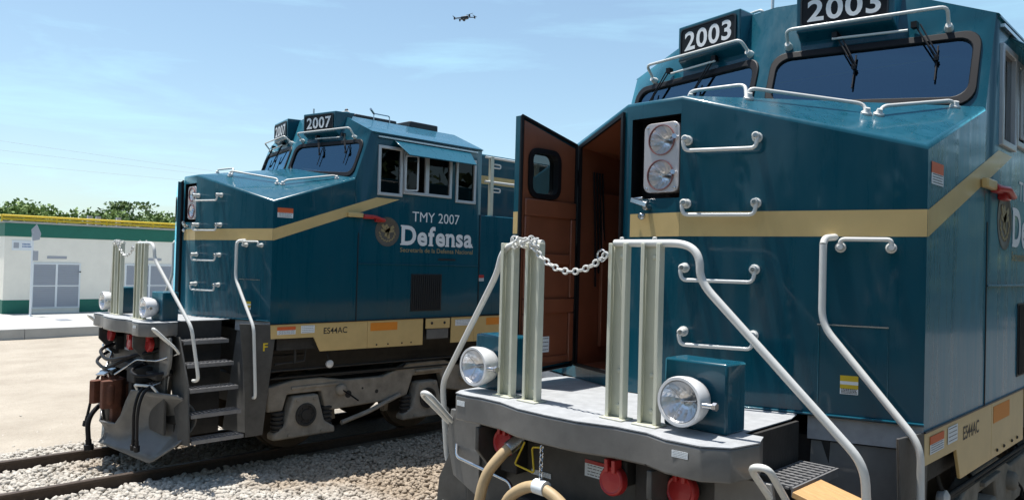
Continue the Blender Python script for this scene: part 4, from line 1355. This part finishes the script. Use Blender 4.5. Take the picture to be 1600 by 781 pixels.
    for (y, z, an, l_, h_) in ((0.0, 0.0, 70, 0.075, 0.03), (0.05, 0.045, 30, 0.07, 0.022), (0.06, 0.01, 10, 0.06, 0.018), (-0.05, 0.045, 130, 0.07, 0.022), (-0.065, 0.01, 165, 0.05, 0.018), (0.02, -0.06, 100, 0.04, 0.02), (-0.02, 0.085, 40, 0.025, 0.018)):
        a = R(an)
        mb.obox((1.5035, cx + y, cz + z), (0, math.cos(a), math.sin(a)), (0, -math.sin(a), math.cos(a)), (1, 0, 0), l_, h_, 0.0015)
    mb.build('emblem_relief', 'tletter', cr)
    # louvre grille and seams on the side
    mb = MB(); mb.box(1.500, 1.506, 2.69, 3.28, 1.90, 2.455)
    lg = mb.build('louvre_grille', 'grille', P, smooth=False)
    for k in range(14):
        y = 2.72 + k * 0.04
        mb = MB(); mb.box(1.506, 1.516, y, y + 0.014, 1.915, 2.44)
        mb.build('slat', 'grille', lg, smooth=False)
    mb = MB()
    mb.box(1.500, 1.512, 1.75, 4.03, 2.585, 2.600)
    mb.build('body_seam', 'teal', P, bevel=0.003)
    for (y_, z0_, z1_) in ((1.735, 1.80, 3.02), (4.045, 1.80, 3.42)):
        mb = MB(); mb.box(1.499, 1.506, y_, y_ + 0.014, z0_, z1_); mb.build('body_seam', 'dark', P, smooth=False)
    mb = MB(); mb.box(1.5, 1.5035, 3.2, 3.55, 2.665, 2.695); mb.build('small_plate', 'dark', P)
    # emergency pull box with red cover
    mb = MB(); mb.box(1.503, 1.55, 1.80, 1.97, 3.225, 3.285); mb.tube([(1.545, 1.80, 3.25), (1.575, 1.97, 3.255), (1.575, 2.14, 3.215)], 0.024, 8); mb.box(1.503, 1.56, 2.0, 2.15, 3.19, 3.245)
    ep = mb.build('emergency_pull', 'red', P, bevel=0.01)
    mb = MB(); mb.box(1.505, 1.55, 1.55, 1.79, 3.235, 3.30); mb.build('pull_bracket', 'tan', ep, bevel=0.01)
    # small fittings on the nose face
    mb = MB()
    for z in (2.35,):
        mb.prism([fr(0.98, z, 0.0), fr(1.33, z, 0.0), fr(1.33, z + 0.008, 0.0), fr(0.98, z + 0.008, 0.0)], NFR * 0.006)
    mb.build('locker_seam', 'steel', P, smooth=False)
    # grounding of the right front locker door: thin panel outline
    mb = MB()
    def strip(a, b_, wd=0.006):
        a, b_ = Vector(a), Vector(b_)
        mb.tube([a, b_], wd * 0.6, 5)
    strip(fr(0.99, 1.90, 0.001), fr(0.99, 2.345, 0.001)); mb.build('locker_seam', 'teal', P); mb = MB(); strip(fr(1.33, 1.90, 0.001), fr(1.33, 2.345, 0.001))
    mb.build('locker_seam', 'teal', P)
    # ---------------- rear of the cab, long hood
    mb = MB(); mb.box(-1.5, 1.5, 4.065, 6.5, 1.80, 3.42)
    mb.build('equipment_cabinet', 'teal', P, bevel=0.015)
    for s in (-1, 1):
        x = s * 1.44
        for y in (4.30, 5.4, 6.4):
            mb = MB()
            mb.prism([(x - 0.03, y, 3.42), (x + 0.03, y, 3.42), (x + 0.03, y + 0.07, 3.42), (x - 0.03, y + 0.07, 3.42)], (0, 0, 0.98))
            mb.build('handrail_post', 'post', P, bevel=0.005)
        for z in (4.38, 3.98):
            mb = MB(); mb.tube([(x, 4.2, z), (x, 6.5, z)], 0.02, 10); mb.build('handrail', 'rail', P)
        mb = MB(); mb.tube(fil([(x, 4.40, 4.28), (x, 4.55, 4.28), (x, 4.55, 4.22), (x, 4.40, 4.22)], 0.03), 0.012, 8)
        mb.tube(fil([(x, 4.40, 3.88), (x, 4.55, 3.88), (x, 4.55, 3.82), (x, 4.40, 3.82)], 0.03), 0.012, 8); mb.build('rope_hook', 'rail', P)
    mb = MB(); mb.box(-1.05, 1.05, 4.07, 20.2, 3.42, 4.50); mb.box(-0.95, 0.95, 6.5, 20.2, 1.8, 3.43); mb.box(-1.45, 1.45, 15.5, 19.6, 3.9, 4.7)
    hood = mb.build('long_hood', 'teal', P, bevel=0.03)
    mb = MB(); mb.box(-1.053, 1.053, 4.1, 15.4, 3.99, 4.13); mb.build('tan_stripe', 'tan', hood, smooth=False)
    for s in (-1, 1):
        for k in range(7):
            mb = MB(); y = 6.9 + k * 1.18
            mb.box(min(s * 0.95, s * 0.97), max(s * 0.95, s * 0.97), y, y + 1.05, 1.95, 3.35)
            mb.build('hood_door', 'teal', hood, bevel=0.006)
    mb = MB(); mb.box(1.055, 1.45, 6.8, 8.2, 3.45, 4.45); mb.build('air_intake', 'teal', P, bevel=0.02); mb = MB(); mb.box(-1.45, -1.055, 6.8, 8.2, 3.45, 4.45)
    mb.build('air_intake', 'teal', P, bevel=0.02)
    mb = MB(); mb.box(-1.5, 1.5, 6.5, 20.9, 1.70, 1.83); mb.build('walkway', 'lgrey', P)
    mb = MB(); mb.box(-1.503, 1.503, 6.5, 20.9, 1.42, 1.69); mb.build('side_sill', 'tan', P)
    # underframe, pipes, fuel tank
    mb = MB(); mb.box(-1.05, 1.05, 0.30, 20.8, 1.12, 1.70); mb.box(-1.42, 1.42, 0.60, 6.4, 1.44, 1.79)
    mb.build('underframe', 'under', P)
    mb = MB(); mb.box(-1.4, 1.4, 7.4, 13.4, 0.35, 1.42); mb.build('fuel_tank', 'under', P, bevel=0.12)
    mb = MB()
    mb.tube([(1.30, 0.55, 1.16), (1.30, 4.6, 1.13)], 0.016, 8)
    mb.tube([(1.22, 0.6, 1.34), (1.22, 1.1, 1.34)], 0.022, 8); mb.tube([(1.34, 0.62, 1.25), (1.34, 1.05, 1.27), (1.34, 1.08, 1.5)], 0.015, 8)
    mb.tube([(1.36, 0.9, 1.6), (1.36, 0.9, 1.25)], 0.02, 8); mb.tube([(1.28, 1.42, 1.43), (1.34, 1.43, 1.24)], 0.016, 8)
    mb.build('brake_pipe', 'under', P)
    mb = MB(); mb.lathe((1.31, 1.44, 1.20), (1, 0, 0), [(0.04, 0), (0.055, 0.02), (0.055, 0.05), (0.03, 0.07)], 14)
    mb.build('air_filter', 'white', P)
    # trucks
    def truck(y_off):
        root = None
        for s in (1, -1):
            mb = MB()
            fp = [(0.62, 0.93), (1.0, 1.0), (1.4, 1.0), (1.8, 0.93), (2.45, 0.92), (2.95, 1.08), (3.65, 1.08), (4.15, 0.92), (4.8, 0.93), (5.2, 1.0), (5.7, 1.0), (6.05, 0.93),
                  (6.05, 0.6), (5.78, 0.6), (5.72, 0.83), (5.15, 0.83), (5.06, 0.55), (4.0, 0.55), (3.66, 0.62), (3.57, 0.88), (3.02, 0.88), (2.92, 0.60), (2.7, 0.55), (1.5, 0.52), (1.42, 0.81), (0.9, 0.81), (0.84, 0.6), (0.62, 0.6)]
            mb.prism([(s * 1.06, y + y_off, z) for y, z in fp], (s * 0.13, 0, 0))
            sf = mb.build('truck_frame', 'cast', P, bevel=0.02)
            for (hy, hz, hr) in ((1.86, 0.72, 0.055), (2.35, 0.71, 0.03), (2.1, 0.78, 0.016)):
                mb = MB(); mb.lathe((s * 1.185, hy + y_off, hz), (s, 0, 0), [(hr, 0.0), (hr, 0.007)], 14); mb.build('frame_hole', 'under', sf)
            for (y0, y1, z0, z1, t_) in ((0.95, 1.75, 0.87, 0.91, 0.02), (3.05, 3.6, 0.93, 0.97, 0.04)):
                mb = MB(); mb.box(min(s * 1.188, s * (1.19 + t_)), max(s * 1.188, s * (1.19 + t_)), y0 + y_off, y1 + y_off, z0, z1)
                mb.build('frame_rib', 'cast', sf, bevel=0.008)
            mb = MB(); mb.tube(fil([(s * 1.25, 1.72 + y_off, 0.34), (s * 1.25, 2.2 + y_off, 0.45), (s * 1.22, 2.75 + y_off, 0.62)], 0.1), 0.035, 8)
            mb.build('brake_rod', 'cast', sf)
            for (y0, y1, z_, r_) in ((0.66, 2.9, 1.015, 0.018), (1.5, 4.6, 0.985, 0.012), (3.0, 5.9, 1.095, 0.016)):
                mb = MB(); mb.tube(fil([(s * 1.16, y0 + y_off, z_ + 0.02), (s * 1.20, y0 + 0.1 + y_off, z_ + 0.03), (s * 1.20, y1 - 0.1 + y_off, z_ + 0.01), (s * 1.14, y1 + y_off, z_ + 0.05)], 0.05), r_, 8)
                mb.build('brake_pipe', 'under', sf)
            for yb_ in (1.72, 4.05):
                mb = MB(); mb.lathe((s * 1.19, yb_ + y_off, 0.80), (s, 0, 0), [(0.085, 0), (0.085, 0.05), (0.06, 0.075), (0.025, 0.08)], 18)
                mb.build('brake_cylinder', 'cast', sf)
                mb = MB(); mb.tube(fil([(s * 1.26, yb_ + y_off, 0.80), (s * 1.28, yb_ + 0.12 + y_off, 0.72), (s * 1.24, yb_ + 0.28 + y_off, 0.62)], 0.05), 0.012, 8)
                mb.build('air_hose', 'black', sf)
            for hy in (1.163, 3.29, 5.43):
                hy2 = hy + y_off
                for (a_, z_) in ((-0.25, 0.27), (0.25, 0.27), (-0.13, 0.72), (0.13, 0.72)):
                    mb = MB(); mb.lathe((s * 1.228, hy2 + a_, z_), (s, 0, 0), [(0.02, 0), (0.02, 0.018), (0.01, 0.022)], 6)
                    mb.build('bolt', 'cast', sf)
                for d_ in (-0.60, 0.60):
                    mb = MB(); mb.prism([(s * 0.86, hy2 + d_ - 0.04, 0.34), (s * 0.86, hy2 + d_ + 0.04, 0.34), (s * 0.86, hy2 + d_ * 0.93 + 0.04, 0.72), (s * 0.86, hy2 + d_ * 0.93 - 0.04, 0.72)], (s * 0.10, 0, 0))
                    mb.build('brake_shoe', 'cast', sf, bevel=0.01)
                mb = MB()
                mb.prism([(s * 1.04, hy2 + a, z) for a, z in ((-0.47, 0.22), (0.47, 0.22), (0.47, 0.30), (0.30, 0.40), (0.19, 0.78), (-0.19, 0.78), (-0.30, 0.40), (-0.47, 0.30))], (s * 0.19, 0, 0))
                ab = mb.build('axle_box', 'cast', sf, bevel=0.025)
                mb = MB()
                mb.lathe((s * 1.232, hy2, 0.52), (s, 0, 0), [(0.155, -0.01), (0.155, 0.02), (0.125, 0.022), (0.12, 0.004), (0.075, 0.006), (0.07, 0.02), (0.02, 0.022)], 28)
                for k in range(6):
                    a = k * math.pi / 3
                    mb.lathe((s * 1.236, hy2 + 0.097 * math.cos(a), 0.52 + 0.097 * math.sin(a)), (s, 0, 0), [(0.016, 0), (0.016, 0.018)], 6)
                mb.build('axle_cap', 'under', ab)
                for d_ in (-0.37, 0.37):
                    mb = MB()
                    pr = []
                    for k in range(5):
                        z = 0.31 + k * 0.058
                        pr += [(0.06, z), (0.085, z + 0.012), (0.085, z + 0.040), (0.06, z + 0.052)]
                    mb.lathe((s * 1.135, hy2 + d_, 0), (0, 0, 1), pr, 14)
                    mb.build('spring', 'under', ab)
                mb = MB()
                mb.lathe((s * 0.68, hy2, 0.53), (s, 0, 0), [(0.10, -0.08), (0.12, 0.16), (0.25, 0.12), (0.43, 0.11), (0.46, 0.13), (0.53, 0.13), (0.535, 0.03), (0.56, 0.02), (0.56, 0.0), (0.46, -0.01), (0.40, 0.02), (0.2, 0.03)], 40)
                mb.build('wheel', 'wheel', ab)
        mb = MB()
        for hy in (1.163, 3.29, 5.43):
            mb.tube([(-1.0, hy + y_off, 0.53), (1.0, hy + y_off, 0.53)], 0.09, 12)
        mb.box(-0.6, 0.6, 0.7 + y_off, 6.0 + y_off, 0.55, 0.95)
        mb.build('traction_motor', 'under', P)
    truck(0.0)
    truck(13.9)
    return P

loco_a = locomotive('2007', (DX, DY, 0), 'teal locomotive numbered 2007 with plow, standing on the farther track', False, False)
loco_b = locomotive('2003', (0, 0, 0), 'large near teal locomotive numbered 2003 with its nose door open', True, True)

# wooden step stand pushed against the near locomotive's steps
st = empty('wooden_step_stand', (1.2, -0.39, -0.15))
tag(st, 'raw wooden step stand pushed against the near locomotive steps', 'step stand')
for k in range(4):
    mb = MB()
    y0 = -0.165 + k * 0.083
    mb.prism([(0.015, y0, 1.725), (0.015, y0 + 0.08, 1.725), (0.75, y0 + 0.08, 1.545), (0.75, y0, 1.545)], (0.005, 0, 0.028))
    mb.build('top_board', 'wood', st, bevel=0.003)
for x in (0.40, 0.70):
    for y in (-0.13, 0.13):
        mb = MB(); mb.box(x - 0.025, x + 0.025, y - 0.025, y + 0.025, 0, 1.72 - x * 0.245 - 0.005)
        mb.build('leg', 'wood', st, bevel=0.003)
for z in (0.4, 0.9):
    mb = MB(); mb.box(0.37, 0.73, -0.155, -0.1555 + 0.0005 + 0.025 - 0.0005, z, z + 0.08)
    mb.build('cross_brace', 'wood', st, bevel=0.003)

# ================================================================== FAR SIDE: pavement, building
XB = -34.0
mb = MB(); mb.box(-44, -26.9, -60, 80, -0.45, -0.02)
pave = struct(mb.build('pavement', 'conc'))
for k in range(24):
    mb = MB(); y = -20 + k * 2.5
    mb.box(-26.898, -26.70, y, y + 2.49, -0.45, 0.0)
    mb.build('kerb_stone', 'conc', pave, bevel=0.015)
bl = empty('station_building', (XB, 3.3, 0))
tag(bl, 'low cream building with green bands and yellow roof rail beyond the pavement', 'building')
mb = MB(); mb.box(-12, 0, 0, 46, -0.02, 3.74); mb.build('wall', 'wall', bl)
mb = MB(); mb.box(-12.02, 0.02, -0.02, 46.02, 3.20, 3.76); mb.build('green_fascia', 'green', bl)
for (y0, y1) in ((-0.012, 0.99), (2.86, 4.67), (6.84, 12.9), (14.8, 46)):
    mb = MB(); mb.box(-0.02, 0.012, y0, y1, -0.015, 0.55); mb.build('green_plinth', 'green', bl)
mb = MB(); mb.box(-12, 0, -0.012, 0.0, -0.015, 0.55); mb.build('green_plinth', 'green', bl)
mb = MB(); mb.box(-12.1, 0.1, -0.1, 46.1, 3.76, 3.82); mb.build('parapet_cap', 'conc', bl)
for (y0, y1) in ((1.0, 2.85), (4.68, 6.83), (12.91, 14.79)):
    mb = MB()
    ring(mb, [(0.0, y0 + 0.06, 0.24), (0.0, y1 - 0.06, 0.24), (0.0, y1 - 0.06, 2.06), (0.0, y0 + 0.06, 2.06)], [(0.0, y0, 0.18), (0.0, y1, 0.18), (0.0, y1, 2.12), (0.0, y0, 2.12)], (0.05, 0, 0))
    ym = (y0 + y1) / 2
    mb.box(0.002, 0.05, ym - 0.04, ym + 0.04, 0.24, 2.06)
    mb.box(0.002, 0.05, y0 + 0.06, ym - 0.04, 1.12, 1.17); mb.box(0.002, 0.05, ym + 0.04, y1 - 0.06, 1.12, 1.17)
    dr = mb.build('louvred_door', 'sign', bl)
    for a, c in ((y0 + 0.06, ym - 0.04), (ym + 0.04, y1 - 0.06)):
        for z0, z1 in ((0.25, 1.11), (1.18, 2.05)):
            nsl = 9
            for k in range(nsl):
                z = z0 + (z1 - z0) * k / nsl
                mb = MB(); h = (z1 - z0) / nsl
                mb.prism([(0.004, a, z + h), (0.034, a, z), (0.038, a, z + 0.006), (0.010, a, z + h + 0.012)], (0, c - a, 0))
                mb.build('slat', 'louvre', dr, smooth=False)
    mb = MB(); mb.lathe((0.05, y1 - 0.03, 1.75), (1, 0, 0), [(0.03, 0), (0.03, 0.06)], 10); mb.build('handle', 'dark', dr)
    mb = MB(); mb.box(0.0, 0.012, y0 + 0.55, y1 - 0.55, 2.30, 2.42); nt_ = mb.build('door_plate', 'louvre', bl)
mb = MB(); mb.box(0.0, 0.02, 0.25, 1.0, 2.62, 3.04); sg = mb.build('wall_sign', 'sign', bl)
mb = MB()
for (y0, y1, z) in ((0.62, 0.9, 2.86), (0.62, 0.95, 2.76)):
    y = y0
    while y < y1:
        mb.box(0.0205, 0.023, y, y + 0.035, z, z + 0.055); y += 0.05
    mb.build('sign_print', 'blue', sg); mb = MB()
mb = MB(); mb.box(0.0205, 0.0225, 0.31, 0.5, 2.72, 2.95); mb.build('sign_panel', 'louvre', sg)
for z in (3.93, 4.06):
    mb = MB(); mb.tube([(-0.15, -0.1, z), (-0.15, 46, z)], 0.05, 8); mb.build('roof_guard_rail', 'yellow', bl)
mb = MB(); mb.tube([(-0.15, -0.1, 4.06), (-11.8, -0.1, 4.06)], 0.045, 8); mb.build('roof_guard_rail', 'yellow', bl)
for k in range(24):
    mb = MB(); y = -0.1 + k * 2.0
    mb.tube([(-0.15, y, 3.80), (-0.15, y, 4.06)], 0.035, 8); mb.build('guard_post', 'yellow', bl)
for y in (3.2, 3.55, 4.4):
    mb = MB(); mb.box(-0.6, -0.4, y, y + 0.18, 3.80, 4.25); mb.build('roof_vent', 'louvre', bl)
mb = MB(); mb.box(-11, -0.5, 0.3, 45.5, 3.80, 3.86); mb.build('roof_slab', 'conc', bl)

# sign post on the pavement
sp_ = empty('sign_post', (-32.5, 3.956, -0.02))
tag(sp_, 'thin pale sign post with a narrow edge-on plate on the pavement', 'sign post')
mb = MB(); mb.tube([(0, 0, 0), (0, 0, 3.4)], 0.04, 10); mb.build('pole', 'sign', sp_)
mb = MB()
mb.prism([(0.05, 0.0, 3.05), (0.10, 0.22, 3.1), (0.12, 0.26, 3.35), (0.05, 0.12, 3.72), (0.0, -0.05, 3.5)], (0.012, -0.02, 0))
mb.build('sign_plate', 'louvre', sp_)
mb = MB(); mb.box(-0.06, 0.06, 0.03, 0.20, 2.25, 2.65); mb.build('control_box', 'louvre', sp_, bevel=0.01)
mb = MB(); mb.lathe((0, 0, 0), (0, 0, 1), [(0.10, 0), (0.10, 0.02), (0.05, 0.03)], 12); mb.build('base_plate', 'sign', sp_)
# drain cover on the pavement
mb = MB(); mb.box(-30.4, -29.7, 4.3, 4.75, -0.018, -0.008)
for k in range(6):
    mb.box(-30.36 + k * 0.11, -30.30 + k * 0.11, 4.34, 4.71, -0.008, 0.0)
tag(mb.build('drain_cover', 'louvre'), 'small grey drain cover set in the white pavement', 'drain cover')

# ================================================================== TREES beyond the building
leafm = []
for i, (a, b_) in enumerate((((0.15, 0.23, 0.06), (0.08, 0.14, 0.03)), ((0.18, 0.27, 0.07), (0.10, 0.17, 0.04)), ((0.13, 0.20, 0.06), (0.07, 0.12, 0.03)))):
    m_ = mat('foliage', a, 0.7, nscale=0.9, col2=b_, detail=3)
    leafm.append(m_)
def tree(x, y, h, rad, seed, label):
    r = np.random.default_rng(seed)
    root = empty('broadleaf_tree', (x, y, -0.4))
    tag(root, label, 'tree', 'trees behind the station building')
    mb = MB()
    mb.tube([(0, 0, 0), (0.05, 0.03, h * 0.3), (0.0, 0.1, h * 0.62)], [0.22, 0.16, 0.09], 8)
    tops = []
    for k in range(6):
        a = k * 1.05 + r.uniform(-0.3, 0.3)
        e = (math.cos(a) * rad * r.uniform(0.5, 0.8), math.sin(a) * rad * r.uniform(0.5, 0.8), h * r.uniform(0.55, 0.86))
        mb.tube([(0.02, 0.05, h * r.uniform(0.28, 0.5)), (e[0] * 0.5, e[1] * 0.5, e[2] * 0.78), e], [0.09, 0.06, 0.03], 6)
        tops.append(e)
    tops.append((0, 0, h * 0.88))
    mb.build('trunk', 'bark', root)
    # leaf clumps
    cl = []
    for e in tops:
        for k in range(5):
            cl.append(np.array(e) + r.normal(0, 1, 3) * np.array([rad * 0.28, rad * 0.28, h * 0.07]))
    nl = 2600
    c = np.array(cl)[r.integers(0, len(cl), nl)]
    p = c + r.normal(0, 1, (nl, 3)) * np.array([0.38, 0.38, 0.28]) * (0.75 + rad * 0.12)
    p[:, 2] = np.clip(p[:, 2], h * 0.2, h * 1.03)
    s_ = r.uniform(0.10, 0.22, nl)
    u = r.normal(0, 1, (nl, 3)); u /= np.linalg.norm(u, axis=1)[:, None]
    v = np.cross(u, r.normal(0, 1, (nl, 3))); v /= np.linalg.norm(v, axis=1)[:, None]
    u *= s_[:, None]; v *= (s_ * 0.6)[:, None]
    VV = np.stack([p - u, p + v, p + u, p - v], 1).reshape(-1, 3)
    me = bpy.data.meshes.new('crown')
    me.from_pydata(VV.tolist(), [], [(4 * i, 4 * i + 1, 4 * i + 2, 4 * i + 3) for i in range(nl)])
    me.materials.append(leafm[seed % 3])
    o = bpy.data.objects.new('crown', me); C.objects.link(o); o.parent = root
rt = random.Random(5)
words = ['leftmost', 'second', 'third', 'fourth', 'fifth', 'sixth', 'seventh', 'eighth', 'ninth', 'tenth', 'eleventh', 'twelfth', 'thirteenth', 'fourteenth']
tx_ = [7.0, 8.8, 10.5, 12.1, 13.8, 15.5, 17.2, 19.0, 20.8]
th_ = [5.8, 6.3, 6.9, 5.7, 6.2, 6.0, 6.8, 6.1, 6.5]
for i in range(9):
    tree(-61 + rt.uniform(-2, 2), tx_[i], th_[i] - 0.05, rt.uniform(1.5, 1.9), 20 + i, words[i] + ' green tree from the left in the row behind the yellow roof rail')
for i in range(5):
    tree(-66 + rt.uniform(-2, 2), 5 + i * 5.2, 6.3 + rt.uniform(0, .7), 2.4, 60 + i, words[i] + ' dense green tree from the left in the back row behind the roof rail')

# added wood, out of view beside and behind the camera, to darken reflections
path_ = np.array([(12.0, 75), (12.5, 40), (13.5, 15), (17, -4), (16, -18), (4, -25), (-18, -29), (-45, -33), (-75, -34)], float)
seg_ = np.linalg.norm(np.diff(path_, axis=0), axis=1); cum_ = np.concatenate([[0], np.cumsum(seg_)])
wr = np.random.default_rng(3)
nclump = 260
tt = wr.uniform(0, cum_[-1], nclump)
cx_ = np.interp(tt, cum_, path_[:, 0]) + wr.normal(0, 1.2, nclump)
cy_ = np.interp(tt, cum_, path_[:, 1]) + wr.normal(0, 1.2, nclump)
hh_ = 7.5 + 2.0 * np.sin(tt * 0.55) + wr.normal(0, 0.8, nclump)
nlf = 26000
ci = wr.integers(0, nclump, nlf)
P_ = np.stack([cx_[ci] + wr.normal(0, 1.1, nlf), cy_[ci] + wr.normal(0, 1.1, nlf), hh_[ci] * wr.beta(1.6, 1.1, nlf)], 1)
u_ = wr.normal(0, 1, (nlf, 3)); u_ /= np.linalg.norm(u_, axis=1)[:, None]
v_ = np.cross(u_, wr.normal(0, 1, (nlf, 3))); v_ /= np.linalg.norm(v_, axis=1)[:, None]
sz = wr.uniform(0.25, 0.6, nlf)[:, None]
VV = np.stack([P_ - u_ * sz, P_ + v_ * sz * 0.6, P_ + u_ * sz, P_ - v_ * sz * 0.6], 1).reshape(-1, 3)
me = bpy.data.meshes.new('unseen_woodland'); me.from_pydata(VV.tolist(), [], [(4 * i, 4 * i + 1, 4 * i + 2, 4 * i + 3) for i in range(nlf)])
me.materials.append(mat('unseen_wood_foliage', (0.07, 0.11, 0.035), 0.8, nscale=0.5, namt=0.4))
wo = bpy.data.objects.new('unseen_woodland', me); C.objects.link(wo); wo['kind'] = 'stuff'
tag(wo, 'dense green wood added out of view to darken reflections', 'unseen_woodland')
mb = MB(); mb.prism([(3.2, 120, -0.40), (3.2, -6.5, -0.40), (-11.0, -7.5, -0.40), (-60.0, -8.0, -0.40), (-60, -60, -0.40), (45, -60, -0.40), (45, 120, -0.40)], (0, 0, 0.215))  # asphalt sheet added out of view, dims the paint reflections and ground bounce
M['asphalt'] = mat('asphalt', (0.11, 0.107, 0.10), 0.9, nscale=1.5, namt=0.2, bump=0.3, bscale=60)
struct(mb.build('added_dark_paving', 'asphalt'))

# ================================================================== WIRES, DRONE
def wire(y0, z0, y1, z1, x, sag, label):
    mb = MB(); pts = []
    for k in range(21):
        t = k / 20
        pts.append((x, y0 + (y1 - y0) * t, z0 + (z1 - z0) * t - sag * 4 * t * (1 - t)))
    mb.tube(pts, 0.007, 5)
    tag(mb.build('power_line', 'louvre'), label, 'power line', 'thin power lines over the building')
wire(-20, 10.4, 60, 7.8, -52, 0.3, 'uppermost thin power line crossing the pale sky over the building')
wire(-20, 9.3, 60, 8.3, -52, 0.3, 'middle thin power line crossing the pale sky over the building')
wire(-20, 8.1, 60, 8.6, -52, 0.4, 'lowest thin power line crossing the pale sky over the building')

dd = (fwd + rr * ((726 - 800) / FPX) - uu * ((29 - 390.5) / FPX))
dpos = CAM + dd * 18.5
dr = empty('quadcopter_drone', dpos)
tag(dr, 'small dark quadcopter drone hovering in the blue sky', 'drone')
dr.rotation_euler = (R(4), R(-5), R(25))
mb = MB(); mb.box(-0.09, 0.09, -0.05, 0.05, -0.03, 0.045); mb.build('body', 'dark', dr, bevel=0.015)
mb = MB(); mb.lathe((0.0, -0.06, -0.055), (0, -1, 0), [(0.03, -0.03), (0.034, 0), (0.02, 0.02)], 12); mb.build('camera_gimbal', 'dark', dr)
for sx2, sy2 in ((-1, -1), (1, -1), (1, 1), (-1, 1)):
    e = (sx2 * 0.20, sy2 * 0.17, 0.03 if sy2 > 0 else -0.01)
    mb = MB(); mb.tube([(sx2 * 0.07, sy2 * 0.04, 0.02), e], 0.012, 8); ar = mb.build('arm', 'dark', dr)
    mb = MB(); mb.lathe(e, (0, 0, 1), [(0.02, -0.03), (0.02, 0.025)], 10); mb.build('motor', 'dark', ar)
    mb = MB(); a = 0.6 * sx2 + 0.9 * sy2
    mb.obox((e[0], e[1], e[2] + 0.032), (math.cos(a), math.sin(a), 0), (-math.sin(a), math.cos(a), 0), (0, 0, 1), 0.11, 0.010, 0.002); mb.build('propeller', 'dark', ar)
